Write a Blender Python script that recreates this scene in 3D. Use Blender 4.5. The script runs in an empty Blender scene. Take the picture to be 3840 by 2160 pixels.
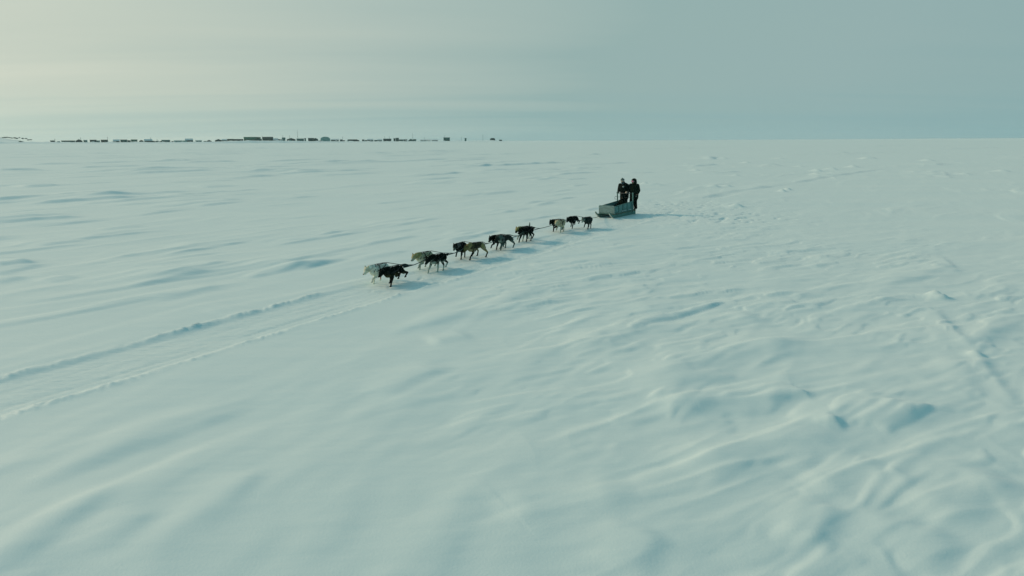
import bpy, bmesh, math, random
import numpy as np
from mathutils import Vector, Matrix

random.seed(7)
rng = np.random.default_rng(11)
sc = bpy.context.scene
col = sc.collection

# ------------------------------------------------------------------ camera
CAM_H = 4.0
FPX = 2560.0                                   # focal length in pixels of a 3840 px wide frame
PITCH = math.atan((1080 - 528) / FPX)
ROLL = math.atan(0.0045)
_f = Vector((0, math.cos(PITCH), -math.sin(PITCH)))
_r0 = Vector((1, 0, 0)); _u0 = Vector((0, math.sin(PITCH), math.cos(PITCH)))
_r = _r0 * math.cos(ROLL) - _u0 * math.sin(ROLL)
_u = _r0 * math.sin(ROLL) + _u0 * math.cos(ROLL)
cam_data = bpy.data.cameras.new('camera')
cam = bpy.data.objects.new('camera', cam_data); col.objects.link(cam)
cam.matrix_world = Matrix(((_r.x, _u.x, -_f.x, 0), (_r.y, _u.y, -_f.y, 0), (_r.z, _u.z, -_f.z, CAM_H), (0, 0, 0, 1)))
cam_data.sensor_width = 36.0; cam_data.lens = 36.0 * FPX / 3840.0
cam_data.clip_start = 0.1; cam_data.clip_end = 30000
sc.camera = cam

# ------------------------------------------------------------------ world, sun, exposure
SUN_EL = math.radians(25.0)
SUN_AZ = math.radians(72.0)                    # to the left of the view direction (+Y)
SUN_DIR = Vector((-math.sin(SUN_AZ) * math.cos(SUN_EL), math.cos(SUN_AZ) * math.cos(SUN_EL), math.sin(SUN_EL)))
world = bpy.data.worlds.new('World'); sc.world = world; world.use_nodes = True
wn = world.node_tree; wn.nodes.clear(); L = wn.links.new


def wnode(t, **kw):
    n = wn.nodes.new(t)
    for k, v in kw.items():
        setattr(n, k, v)
    return n


def wmath(op, a, b=None, clamp=False):
    n = wnode('ShaderNodeMath', operation=op, use_clamp=clamp)
    for i, s in enumerate((a, b)):
        if s is None:
            continue
        if isinstance(s, (int, float)):
            n.inputs[i].default_value = s
        else:
            L(s, n.inputs[i])
    return n.outputs[0]


BG = 0.1
sky = wnode('ShaderNodeTexSky', sky_type='NISHITA', sun_disc=False)
sky.sun_elevation = SUN_EL
sky.sun_rotation = -SUN_AZ
sky.air_density = 1.0; sky.dust_density = 0.6; sky.ozone_density = 1.5
tc = wnode('ShaderNodeTexCoord')
dirv = tc.outputs['Generated']
nrm = wnode('ShaderNodeVectorMath', operation='NORMALIZE'); L(dirv, nrm.inputs[0])
dot = wnode('ShaderNodeVectorMath', operation='DOT_PRODUCT'); L(nrm.outputs[0], dot.inputs[0]); dot.inputs[1].default_value = SUN_DIR
sep = wnode('ShaderNodeSeparateXYZ'); L(nrm.outputs[0], sep.inputs[0])
# thin cirrus: streaks lying nearly parallel to the horizon, finer where they are farther away
zc = wmath('MAXIMUM', sep.outputs[2], 0.0)
zc = wmath('ADD', zc, 0.055)
cx = wmath('DIVIDE', sep.outputs[0], zc); cy = wmath('DIVIDE', sep.outputs[1], zc)
comb = wnode('ShaderNodeCombineXYZ'); L(cx, comb.inputs[0]); L(cy, comb.inputs[1])
mp = wnode('ShaderNodeMapping'); mp.inputs['Rotation'].default_value = (0, 0, math.radians(12)); mp.inputs['Scale'].default_value = (0.055, 0.26, 1)
L(comb.outputs[0], mp.inputs[0])
cn = wnode('ShaderNodeTexNoise'); cn.inputs['Scale'].default_value = 1.6; cn.inputs['Detail'].default_value = 5; cn.inputs['Roughness'].default_value = 0.52
cn.inputs['Distortion'].default_value = 0.4
L(mp.outputs[0], cn.inputs['Vector'])
streak = wmath('SUBTRACT', cn.outputs[0], 0.5)
streak = wmath('MULTIPLY', streak, 0.50)
sd = wmath('ADD', dot.outputs['Value'], streak)
ramp = wnode('ShaderNodeValToRGB')
m01 = wmath('MULTIPLY_ADD', sd, 0.5); m01.node.inputs[2].default_value = 0.5
L(m01, ramp.inputs[0])
cr = ramp.color_ramp
SKYK = 1.0
stops = [(0.0, (.225, .365, .385)), (0.31, (.265, .41, .415)), (0.46, (.305, .435, .43)), (0.61, (.31, .44, .425)),
         (0.75, (.43, .525, .48)), (0.85, (.555, .615, .53)), (0.93, (.66, .69, .58)), (1.0, (1.0, .95, .78))]
cr.elements[0].position = stops[0][0]; cr.elements[0].color = (*stops[0][1], 1)
cr.elements[1].position = 1.0; cr.elements[1].color = (*stops[-1][1], 1)
for p, c in stops[1:-1]:
    e = cr.elements.new(p); e.color = (*c, 1)
lowb = wnode('ShaderNodeMapRange', interpolation_type='SMOOTHSTEP'); L(wmath('ADD', sep.outputs[2], wmath('MULTIPLY', streak, .12)), lowb.inputs[0])
lowb.inputs[1].default_value = 0.015; lowb.inputs[2].default_value = 0.075; lowb.inputs[3].default_value = 1.0; lowb.inputs[4].default_value = 0.0
bandc = wnode('ShaderNodeMix', data_type='RGBA', blend_type='MULTIPLY'); L(lowb.outputs[0], bandc.inputs[0]); L(ramp.outputs[0], bandc.inputs[6]); bandc.inputs[7].default_value = (.90, .975, 1.0, 1)
veil = wnode('ShaderNodeVectorMath', operation='SCALE'); L(bandc.outputs[2], veil.inputs[0]); veil.inputs['Scale'].default_value = 1.0 / BG
# the veil thins towards the zenith and clear blue shows through
thin = wnode('ShaderNodeMapRange', interpolation_type='SMOOTHSTEP')
L(sep.outputs[2], thin.inputs[0])
thin.inputs[1].default_value = 0.12; thin.inputs[2].default_value = 0.95; thin.inputs[3].default_value = 0.01; thin.inputs[4].default_value = 0.85
mixs = wnode('ShaderNodeMix', data_type='RGBA')
L(thin.outputs[0], mixs.inputs[0]); L(veil.outputs[0], mixs.inputs[6])
tint = wnode('ShaderNodeVectorMath', operation='MULTIPLY'); L(sky.outputs[0], tint.inputs[0]); tint.inputs[1].default_value = (0.30, 1.40, 1.27)
L(tint.outputs[0], mixs.inputs[7])
bgn = wnode('ShaderNodeBackground'); bgn.inputs[1].default_value = BG
L(mixs.outputs[2], bgn.inputs[0])
wout = wnode('ShaderNodeOutputWorld'); L(bgn.outputs[0], wout.inputs[0])

sun_d = bpy.data.lights.new('sun', 'SUN'); sun_d.energy = 2.4; sun_d.angle = math.radians(9.0); sun_d.color = (1.0, 0.64, 0.44)
HAZE_DENSITY = 0.00008
sc.cycles.volume_bounces = 2
sun = bpy.data.objects.new('sun', sun_d); col.objects.link(sun)
sun.rotation_euler = SUN_DIR.to_track_quat('Z', 'Y').to_euler()

vs = sc.view_settings
vs.view_transform = 'Standard'; vs.look = 'None'; vs.exposure = -0.03; vs.gamma = 1.0; vs.use_curve_mapping = False


# ------------------------------------------------------------------ pixel geometry (photo pixels, 3840 x 2160)
def ray(px, py):
    return (_f + _r * ((px - 1920) / FPX) - _u * ((py - 1080) / FPX)).normalized()


def ground(px, py, z=0.0):
    d = ray(px, py)
    t = (z - CAM_H) / d.z
    return Vector((d.x * t, d.y * t, z))


def at_range(px, py, rr):
    d = ray(px, py)
    k = rr / math.hypot(d.x, d.y)
    return Vector((d.x * k, d.y * k, CAM_H + d.z * k))


# ------------------------------------------------------------------ helpers
def tag(o, label=None, cat=None, group=None, kind=None):
    if label: o['label'] = label
    if cat: o['category'] = cat
    if group: o['group'] = group
    if kind: o['kind'] = kind
    return o


def empty(name, loc=(0, 0, 0), rz=0.0):
    o = bpy.data.objects.new(name, None); col.objects.link(o)
    o.location = loc; o.rotation_euler = (0, 0, rz); o.empty_display_size = 0.2
    return o


class MB:
    def __init__(self):
        self.v = []; self.f = []

    def add(self, vs_, fs_):
        o = len(self.v)
        self.v += [tuple(p) for p in vs_]
        self.f += [tuple(i + o for i in f) for f in fs_]
        return self

    def box(self, c, s, rot=None):
        vs_ = []
        for dz in (-.5, .5):
            for dx, dy in ((-.5, -.5), (.5, -.5), (.5, .5), (-.5, .5)):
                p = Vector((dx * s[0], dy * s[1], dz * s[2]))
                if rot is not None: p = rot @ p
                vs_.append(p + Vector(c))
        return self.add(vs_, [(3, 2, 1, 0), (4, 5, 6, 7), (0, 1, 5, 4), (1, 2, 6, 5), (2, 3, 7, 6), (3, 0, 4, 7)])

    def tube(self, pts, r, n=8, caps=True):
        pts = [Vector(p) for p in pts]
        rs = r if isinstance(r, (list, tuple)) else [r] * len(pts)
        vs_ = []; fs_ = []
        for i, p in enumerate(pts):
            t = (pts[min(i + 1, len(pts) - 1)] - pts[max(i - 1, 0)]).normalized()
            a = Vector((0, 0, 1)) if abs(t.z) < .9 else Vector((1, 0, 0))
            e1 = t.cross(a).normalized(); e2 = t.cross(e1)
            for k in range(n):
                an = 2 * math.pi * k / n
                vs_.append(p + (e1 * math.cos(an) + e2 * math.sin(an)) * rs[i])
        for i in range(len(pts) - 1):
            for k in range(n):
                k2 = (k + 1) % n
                fs_.append((i * n + k, i * n + k2, (i + 1) * n + k2, (i + 1) * n + k))
        if caps:
            fs_.append(tuple(range(n - 1, -1, -1))); fs_.append(tuple((len(pts) - 1) * n + k for k in range(n)))
        return self.add(vs_, fs_)

    def capsule(self, a, b, ra, rb, n=14, sc_=None):
        """tapered capsule a->b, closed; sc_ scales the cross-section (side, up)"""
        a = Vector(a); b = Vector(b)
        d = b - a; ln = d.length
        t = d.normalized() if ln > 1e-6 else Vector((1, 0, 0))
        ref = Vector((0, 0, 1)) if abs(t.z) < .95 else Vector((1, 0, 0))
        e1 = t.cross(ref).normalized(); e2 = e1.cross(t)
        s1, s2 = sc_ if sc_ else (1, 1)
        rings = []
        for k in range(1, 5):
            an = math.pi / 2 * (1 - k / 4)
            rings.append((a - t * ra * math.sin(an), ra * math.cos(an)))
        for k in range(0, 4):
            an = math.pi / 2 * k / 4
            rings.append((b + t * rb * math.sin(an), rb * math.cos(an)))
        vs_ = [a - t * ra]; fs_ = []
        for c, rr in rings:
            for k in range(n):
                an = 2 * math.pi * k / n
                vs_.append(c + (e1 * math.cos(an) * s1 + e2 * math.sin(an) * s2) * rr)
        vs_.append(b + t * rb)
        for k in range(n):
            fs_.append((0, 1 + (k + 1) % n, 1 + k))
        m = len(rings)
        for i in range(m - 1):
            for k in range(n):
                k2 = (k + 1) % n
                fs_.append((1 + i * n + k, 1 + i * n + k2, 1 + (i + 1) * n + k2, 1 + (i + 1) * n + k))
        e = len(vs_) - 1
        for k in range(n):
            fs_.append((e, 1 + (m - 1) * n + k, 1 + (m - 1) * n + (k + 1) % n))
        return self.add(vs_, fs_)

    def prism(self, poly, y0, y1):
        """polygon in the XZ plane, extruded from y0 to y1"""
        n = len(poly)
        vs_ = [(p[0], y0, p[1]) for p in poly] + [(p[0], y1, p[1]) for p in poly]
        fs_ = [tuple(range(n)), tuple(range(2 * n - 1, n - 1, -1))]
        for k in range(n):
            k2 = (k + 1) % n
            fs_.append((k2, k, n + k, n + k2))
        return self.add(vs_, fs_)

    def mesh(self, name):
        me = bpy.data.meshes.new(name)
        me.from_pydata(self.v, [], self.f)
        bm = bmesh.new(); bm.from_mesh(me)
        bmesh.ops.recalc_face_normals(bm, faces=bm.faces)
        bm.to_mesh(me); bm.free(); me.update()
        return me

    def build(self, name, mat, parent=None, smooth=False, bevel=0.0):
        me = self.mesh(name)
        if bevel > 0:
            bm = bmesh.new(); bm.from_mesh(me)
            bmesh.ops.bevel(bm, geom=list(bm.edges), offset=bevel, segments=2, affect='EDGES', clamp_overlap=True)
            bm.to_mesh(me); bm.free()
        if smooth:
            me.polygons.foreach_set('use_smooth', [True] * len(me.polygons))
        me.materials.append(mat)
        o = bpy.data.objects.new(name, me); col.objects.link(o)
        if parent is not None: o.parent = parent
        return o

    def remeshed(self, name, mat, parent=None, voxel=0.015, smooth_it=4, hook=None):
        """union of the overlapping volumes as ONE continuous surface"""
        me = self.mesh(name + '_src')
        t = bpy.data.objects.new(name + '_src', me); col.objects.link(t)
        m = t.modifiers.new('r', 'REMESH'); m.mode = 'VOXEL'; m.voxel_size = voxel; m.adaptivity = 0; m.use_smooth_shade = True
        s = t.modifiers.new('s', 'SMOOTH'); s.factor = 0.5; s.iterations = smooth_it
        dg = bpy.context.evaluated_depsgraph_get()
        out = bpy.data.meshes.new_from_object(t.evaluated_get(dg))
        bpy.data.objects.remove(t); bpy.data.meshes.remove(me)
        out.name = name
        if hook: hook(out)
        out.polygons.foreach_set('use_smooth', [True] * len(out.polygons))
        out.materials.clear(); out.materials.append(mat)
        o = bpy.data.objects.new(name, out); col.objects.link(o)
        if parent is not None: o.parent = parent
        return o


# ------------------------------------------------------------------ materials
def mat(name, color, rough=0.7, var=0.15, scale=8.0, bump=0.0, bscale=40.0, attr=None, spec=0.3, stretch=(1, 1, 1), detail=4):
    m = bpy.data.materials.new(name); m.use_nodes = True
    nt = m.node_tree; b = nt.nodes['Principled BSDF']; lk = nt.links.new
    b.inputs['Roughness'].default_value = rough
    b.inputs['Specular IOR Level'].default_value = spec
    tcn = nt.nodes.new('ShaderNodeTexCoord')
    mpn = nt.nodes.new('ShaderNodeMapping'); mpn.inputs['Scale'].default_value = stretch
    lk(tcn.outputs['Object'], mpn.inputs[0])
    nz = nt.nodes.new('ShaderNodeTexNoise'); nz.inputs['Scale'].default_value = scale; nz.inputs['Detail'].default_value = detail
    lk(mpn.outputs[0], nz.inputs['Vector'])
    mr = nt.nodes.new('ShaderNodeMapRange'); mr.inputs[1].default_value = .25; mr.inputs[2].default_value = .75
    mr.inputs[3].default_value = 1 - var; mr.inputs[4].default_value = 1 + var
    lk(nz.outputs[0], mr.inputs[0])
    mu = nt.nodes.new('ShaderNodeVectorMath'); mu.operation = 'SCALE'
    if attr:
        at = nt.nodes.new('ShaderNodeAttribute'); at.attribute_name = attr
        lk(at.outputs['Color'], mu.inputs[0])
    else:
        mu.inputs[0].default_value = color
    lk(mr.outputs[0], mu.inputs['Scale'])
    lk(mu.outputs[0], b.inputs['Base Color'])
    if bump > 0:
        n2 = nt.nodes.new('ShaderNodeTexNoise'); n2.inputs['Scale'].default_value = bscale; n2.inputs['Detail'].default_value = 3
        lk(mpn.outputs[0], n2.inputs['Vector'])
        bp = nt.nodes.new('ShaderNodeBump'); bp.inputs['Strength'].default_value = 0.8; bp.inputs['Distance'].default_value = bump
        lk(n2.outputs[0], bp.inputs['Height']); lk(bp.outputs[0], b.inputs['Normal'])
    return m


M = {}
M['fur'] = mat('fur', (1, 1, 1), .95, .22, 14, .008, 70, attr='coat', spec=.03, stretch=(.5, 1, 1))
M['nose'] = mat('dog_nose', (.01, .01, .01), .35, .1)
M['eye'] = mat('eye', (.015, .01, .006), .15, .05)
M['tongue'] = mat('tongue', (.30, .08, .07), .5, .1)
M['webbing'] = mat('harness_webbing', (.012, .014, .014), .8, .2, 60)
M['rope'] = mat('rope', (.06, .09, .085), .8, .3, 90)
M['ply'] = mat('weathered_plywood', (.18, .285, .27), .75, .28, 5, .002, 30, stretch=(1, 1, 4))
M['plyshade'] = mat('weathered_plywood_shaded', (.10, .235, .225), .75, .30, 6, .002, 30, stretch=(.5, 1, 2))  # same plywood as the front, with the side's shade put into a darker colour
M['batten'] = mat('batten_wood', (.07, .17, .15), .75, .25, 12, .002, 30)
M['post'] = mat('pale_painted_wood', (.17, .32, .29), .6, .15, 10)
M['runner'] = mat('runner_wood', (.075, .19, .165), .7, .25, 8, .002, 30, stretch=(.4, 1, 2))
M['shoe'] = mat('white_runner_plastic', (.62, .62, .55), .45, .1)
M['boards'] = mat('bare_boards', (.14, .13, .075), .8, .25, 9, .002, 30, stretch=(3, .5, 1))
M['steel'] = mat('dark_steel', (.05, .07, .07), .4, .15)
M['parka'] = mat('black_parka', (.004, .011, .009), .8, .35, 9, .006, 22, spec=.04)
M['parka2'] = mat('dark_green_black_parka', (.005, .014, .011), .8, .35, 9, .006, 22, spec=.04)
M['snowpants'] = mat('black_snow_pants', (.003, .008, .007), .85, .3, 9, .006, 20, spec=.04)
M['boot'] = mat('black_boot', (.003, .007, .006), .6, .2)
M['mitt'] = mat('dark_glove', (.02, .028, .027), .8, .2)
M['paleglove'] = mat('pale_glove', (.42, .38, .31), .8, .15)
M['beanie'] = mat('grey_teal_knit', (.085, .135, .125), .9, .3, 60, .003, 160)
M['band'] = mat('pale_knit_band', (.50, .54, .50), .9, .15, 60)
M['gaiter'] = mat('blue_neck_gaiter', (.03, .075, .095), .9, .2, 30)
M['patch'] = mat('pale_round_patch', (.28, .36, .34), .7, .1)
M['goggle'] = mat('pink_goggle_lens', (.36, .13, .24), .25, .1, spec=.5)
M['strap'] = mat('pale_goggle_strap', (.42, .40, .40), .7, .1)
M['skin'] = mat('skin', (.26, .20, .15), .6, .1, 20)
M['hair'] = mat('dark_hair', (.015, .012, .01), .7, .2, 40)
M['house_dark'] = mat('dark_siding', (.010, .060, .052), .8, .3, .4)
M['house_mid'] = mat('grey_green_siding', (.04, .14, .125), .8, .25, .4)
M['house_green'] = mat('green_siding', (.07, .20, .14), .8, .2, .3)
M['house_pale'] = mat('pale_siding', (.17, .33, .31), .8, .2, .4)
M['roof_dark'] = mat('dark_roofing', (.012, .055, .05), .8, .3, .5)
M['roof_snow'] = mat('snowy_roof', (.60, .72, .70), .8, .12, .4)
M['pole'] = mat('grey_pole', (.05, .14, .13), .8, .2, 1)
M['rock'] = mat('dark_rock', (.012, .06, .052), .9, .35, .6)
M['glass'] = mat('window_glass', (.02, .03, .03), .2, .1)


def snow_material():
    m = bpy.data.materials.new('wind_packed_snow'); m.use_nodes = True
    nt = m.node_tree; b = nt.nodes['Principled BSDF']; lk = nt.links.new
    b.inputs['Roughness'].default_value = 0.5; b.inputs['Specular IOR Level'].default_value = 0.5
    b.inputs['Sheen Weight'].default_value = 0.14; b.inputs['Sheen Roughness'].default_value = 0.45; b.inputs['Sheen Tint'].default_value = (1, .96, .88, 1)
    tcn = nt.nodes.new('ShaderNodeTexCoord')
    # colour: very slight mottling of the packed crust
    mpn = nt.nodes.new('ShaderNodeMapping'); mpn.inputs['Rotation'].default_value = (0, 0, math.radians(-60)); mpn.inputs['Scale'].default_value = (.18, .9, 1)
    lk(tcn.outputs['Object'], mpn.inputs[0])
    nz = nt.nodes.new('ShaderNodeTexNoise'); nz.inputs['Scale'].default_value = .35; nz.inputs['Detail'].default_value = 6; nz.inputs['Roughness'].default_value = .55
    lk(mpn.outputs[0], nz.inputs['Vector'])
    rp = nt.nodes.new('ShaderNodeValToRGB')
    rp.color_ramp.elements[0].position = .3; rp.color_ramp.elements[0].color = (.635, .835, .81, 1)
    rp.color_ramp.elements[1].position = .7; rp.color_ramp.elements[1].color = (.685, .865, .825, 1)
    lk(nz.outputs[0], rp.inputs[0]); lk(rp.outputs[0], b.inputs['Base Color'])
    # fine relief: crust ripples, grain, and churned snow where the trail mask is set
    g1 = nt.nodes.new('ShaderNodeTexNoise'); g1.inputs['Scale'].default_value = 2.6; g1.inputs['Detail'].default_value = 5; g1.inputs['Roughness'].default_value = .5
    mp2 = nt.nodes.new('ShaderNodeMapping'); mp2.inputs['Rotation'].default_value = (0, 0, math.radians(-58)); mp2.inputs['Scale'].default_value = (.3, 1, 1)
    lk(tcn.outputs['Object'], mp2.inputs[0]); lk(mp2.outputs[0], g1.inputs['Vector'])
    g2 = nt.nodes.new('ShaderNodeTexNoise'); g2.inputs['Scale'].default_value = 34; g2.inputs['Detail'].default_value = 2
    lk(tcn.outputs['Object'], g2.inputs['Vector'])
    g3 = nt.nodes.new('ShaderNodeTexNoise'); g3.inputs['Scale'].default_value = 5.5; g3.inputs['Detail'].default_value = 5; g3.inputs['Roughness'].default_value = .6
    mp3 = nt.nodes.new('ShaderNodeMapping'); mp3.inputs['Rotation'].default_value = (0, 0, math.radians(-60)); mp3.inputs['Scale'].default_value = (.25, 1, 1)
    lk(tcn.outputs['Object'], mp3.inputs[0]); lk(mp3.outputs[0], g3.inputs['Vector'])
    at = nt.nodes.new('ShaderNodeAttribute'); at.attribute_name = 'trail'
    g4 = nt.nodes.new('ShaderNodeTexNoise'); g4.inputs['Scale'].default_value = .42; g4.inputs['Detail'].default_value = 4; g4.inputs['Roughness'].default_value = .55
    mp4 = nt.nodes.new('ShaderNodeMapping'); mp4.inputs['Rotation'].default_value = (0, 0, math.radians(-58)); mp4.inputs['Scale'].default_value = (.11, 1, 1)
    lk(tcn.outputs['Object'], mp4.inputs[0]); lk(mp4.outputs[0], g4.inputs['Vector'])
    b0 = nt.nodes.new('ShaderNodeBump'); b0.inputs['Strength'].default_value = .6; b0.inputs['Distance'].default_value = .13
    lk(g4.outputs[0], b0.inputs['Height'])
    b1 = nt.nodes.new('ShaderNodeBump'); b1.inputs['Strength'].default_value = .6; b1.inputs['Distance'].default_value = .026
    lk(g1.outputs[0], b1.inputs['Height']); lk(b0.outputs[0], b1.inputs['Normal'])
    b2 = nt.nodes.new('ShaderNodeBump'); b2.inputs['Strength'].default_value = .5; b2.inputs['Distance'].default_value = .004
    lk(g2.outputs[0], b2.inputs['Height']); lk(b1.outputs[0], b2.inputs['Normal'])
    b3 = nt.nodes.new('ShaderNodeBump'); b3.inputs['Distance'].default_value = .05
    mk = nt.nodes.new('ShaderNodeMath'); mk.operation = 'MULTIPLY'; mk.inputs[1].default_value = .75
    lk(at.outputs['Fac'], mk.inputs[0]); lk(mk.outputs[0], b3.inputs['Strength'])
    lk(g3.outputs[0], b3.inputs['Height']); lk(b2.outputs[0], b3.inputs['Normal'])
    lk(b3.outputs[0], b.inputs['Normal'])
    return m


M['snow'] = snow_material()

# ------------------------------------------------------------------ terrain height field
_perm = rng.permutation(256).astype(np.int64); _perm = np.concatenate([_perm, _perm])
_ga = rng.uniform(0, 2 * np.pi, 256); _gx = np.cos(_ga); _gy = np.sin(_ga)


def perlin(x, y, seed=0):
    x = x + seed * 17.31; y = y - seed * 9.77
    xi = np.floor(x).astype(np.int64); yi = np.floor(y).astype(np.int64)
    xf = x - xi; yf = y - yi
    u = xf * xf * xf * (xf * (xf * 6 - 15) + 10); v = yf * yf * yf * (yf * (yf * 6 - 15) + 10)
    xi &= 255; yi &= 255

    def g(ix, iy, fx, fy):
        h = _perm[_perm[ix & 255] + (iy & 255)]
        return _gx[h] * fx + _gy[h] * fy
    a = g(xi, yi, xf, yf); b = g(xi + 1, yi, xf - 1, yf); c = g(xi, yi + 1, xf, yf - 1); d = g(xi + 1, yi + 1, xf - 1, yf - 1)
    return (a + u * (b - a)) * (1 - v) + (c + u * (d - c)) * v * 1.0


def fbm(x, y, n, seed=0, gain=.5):
    s = 0; a = 1
    for k in range(n):
        s = s + a * perlin(x, y, seed + k); x = x * 2.03; y = y * 2.03; a *= gain
    return s


def sstep(a, b, x):
    t = np.clip((x - a) / (b - a), 0, 1)
    return t * t * (3 - 2 * t)


def rot(x, y, deg):
    a = math.radians(deg)
    return x * math.cos(a) + y * math.sin(a), x * math.sin(a) - y * math.cos(a)   # u along, v across (right/near positive)


TR_DIR = Vector((0.503, 0.864)).normalized()          # the trail, away from the camera
TR_DEG = math.degrees(math.atan2(TR_DIR.y, TR_DIR.x))
TR_V = Vector((TR_DIR.y, -TR_DIR.x))                   # across, to the right / towards the camera


def gp(px, py):
    p = ground(px, py); return (p.x, p.y)


def polydist(x, y, pts):
    """signed distance (positive on the right of the walk direction) and 0..1 position along a polyline"""
    best = np.full(x.shape, 1e9); sgn = np.zeros(x.shape); par = np.zeros(x.shape)
    seg = [math.hypot(pts[i + 1][0] - pts[i][0], pts[i + 1][1] - pts[i][1]) for i in range(len(pts) - 1)]
    tot = sum(seg); acc = 0
    for i in range(len(pts) - 1):
        ax, ay = pts[i]; bx, by = pts[i + 1]
        dx, dy = bx - ax, by - ay; l2 = dx * dx + dy * dy
        tt = ((x - ax) * dx + (y - ay) * dy) / l2
        t = np.clip(tt, 0, 1)
        qx = x - (ax + t * dx); qy = y - (ay + t * dy)
        d = np.hypot(qx, qy)
        side = (dy * qx - dx * qy)
        m = d < best
        best = np.where(m, d, best); sgn = np.where(m, np.sign(side), sgn); par = np.where(m, (acc + t * seg[i]) / tot, par)
        acc += seg[i]
    return best * sgn, par


# ridges seen in the photograph: pixel polyline (left to right), height, width on the sunny side, width on the shaded side
RIDGES = [
    # foreground, left
    ([(-60, 1860), (100, 1800), (450, 1680), (800, 1565), (980, 1500)], .034, .75, .30),
    ([(-80, 2200), (150, 2020), (330, 1880), (430, 1800)], .030, .40, .22),
    ([(330, 2100), (430, 2010), (560, 1900)], .026, .35, .2),
    ([(470, 2170), (640, 1990), (820, 1880)], .030, .45, .25),
    ([(770, 1970), (880, 1840), (960, 1750)], .032, .35, .2),
    ([(1390, 1500), (1540, 1420), (1700, 1370)], .06, .5, .22),
    ([(1400, 1260), (1650, 1205), (1830, 1160)], .05, .6, .25),
    ([(1600, 1290), (1780, 1260)], .05, .5, .25),
    # foreground, right
    ([(2106, 1348), (2367, 1229), (2553, 1125)], .085, .6, .45),
    ([(2300, 1470), (2553, 1378), (2851, 1311), (3037, 1259)], .10, .7, .45),
    ([(2450, 1580), (2590, 1532), (2851, 1505), (2963, 1460), (3075, 1470)], .10, .45, .30),
    ([(2400, 1500), (2560, 1440), (2700, 1420), (2760, 1400)], .07, .4, .22),
    ([(3600, 1335), (3611, 1311), (3708, 1244), (3845, 1185)], .08, .4, .3),
    ([(3850, 1650), (3782, 1527), (3656, 1356), (3589, 1274), (3462, 1147)], .055, .8, .17),
    ([(3600, 1040), (3560, 1000), (3510, 950)], .055, .7, .2),
    ([(1850, 1945), (1920, 1922), (2180, 1862), (2400, 1850)], .05, .5, .35),
    ([(2560, 1790), (2700, 1710), (2900, 1660), (3200, 1620)], .07, .45, .4),
    ([(3000, 1620), (3140, 1590), (3400, 1560), (3600, 1540)], .07, .45, .3),
    ([(3000, 1830), (3200, 1800), (3350, 1760)], .07, .5, .3),
    ([(3440, 1945), (3520, 1900), (3670, 1825), (3800, 1790)], .09, .5, .35),
    ([(3020, 2060), (3060, 1950), (3090, 1880)], .05, .35, .2),
    ([(2330, 2170), (2420, 2040), (2470, 1990)], .05, .35, .2),
    ([(3440, 2160), (3480, 2020), (3490, 1960)], .05, .4, .22),
    ([(2860, 1230), (2780, 1200), (2650, 1160)], .05, .45, .3),
    ([(3240, 1060), (3440, 1040), (3560, 990)], .08, .6, .4),
    ([(3200, 990), (3080, 950), (2900, 930)], .06, .8, .4),
    ([(2570, 1000), (2700, 985), (2820, 960)], .06, .8, .5),
    # middle distance, left: long drifts with a shaded face to the right
    ([(-200, 850), (0, 838), (180, 829), (350, 814)], .26, 4, .75),
    ([(60, 772), (250, 768), (430, 752), (560, 742)], .30, 5, .9),
    ([(200, 754), (480, 737), (640, 740), (860, 720)], .30, 5, .9),
    ([(350, 765), (600, 752), (800, 735)], .22, 4, .8),
    ([(-100, 768), (120, 756), (345, 733)], .25, 5, .8),
    ([(700, 780), (850, 768), (970, 756)], .18, 4, .7),
    ([(420, 654), (540, 651), (640, 647), (860, 637)], .30, 8, 1.3),
    ([(-50, 641), (180, 635)], .26, 8, 1.2),
    ([(470, 610), (640, 603), (880, 594)], .34, 10, 1.6),
    ([(260, 630), (400, 622), (560, 619)], .28, 8, 1.3),
    ([(960, 634), (1075, 629)], .28, 8, 1.2),
    ([(840, 674), (960, 663), (1070, 654)], .22, 6, 1.0),
    ([(60, 706), (240, 698)], .18, 5, .8),
    ([(740, 708), (900, 698)], .18, 5, .8),
    ([(110, 936), (200, 925), (290, 908), (345, 904)], .14, 2, .45),
    ([(-40, 1010), (140, 985)], .14, 2, .4),
    ([(-40, 1045), (60, 1020), (155, 993)], .13, 2, .4),
    ([(-40, 1070), (100, 1042)], .10, 1.6, .35),
    ([(160, 1065), (300, 1040)], .07, 1.4, .3),
    ([(350, 870), (450, 858), (560, 850)], .10, 2.5, .5),
    ([(1140, 620), (1300, 611), (1450, 606)], .30, 8, 1.3),
    ([(1140, 662), (1300, 655), (1440, 649)], .22, 6, 1.0),
    ([(280, 570), (420, 567)], .4, 14, 2), ([(700, 580), (900, 574)], .4, 14, 2),
    ([(1500, 690), (1620, 682), (1700, 690)], .13, 4, .7),
    ([(1780, 735), (1850, 722), (1950, 715)], .16, 3, .6),
    ([(1760, 690), (1860, 682)], .15, 4, .7), ([(2110, 676), (2200, 668)], .20, 4, .7),
    ([(2130, 702), (2200, 690)], .20, 3.5, .7), ([(1990, 678), (2090, 668)], .18, 4, .7),
    ([(1990, 775), (2080, 757)], .14, 2.5, .5), ([(2180, 790), (2260, 778)], .12, 2.2, .45),
    ([(1880, 800), (1990, 775)], .10, 2.5, .5),
    ([(560, 1130), (700, 1100), (860, 1075)], .05, 1.2, .35),
    ([(830, 1190), (960, 1160)], .045, 1.0, .3),
]
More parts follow.
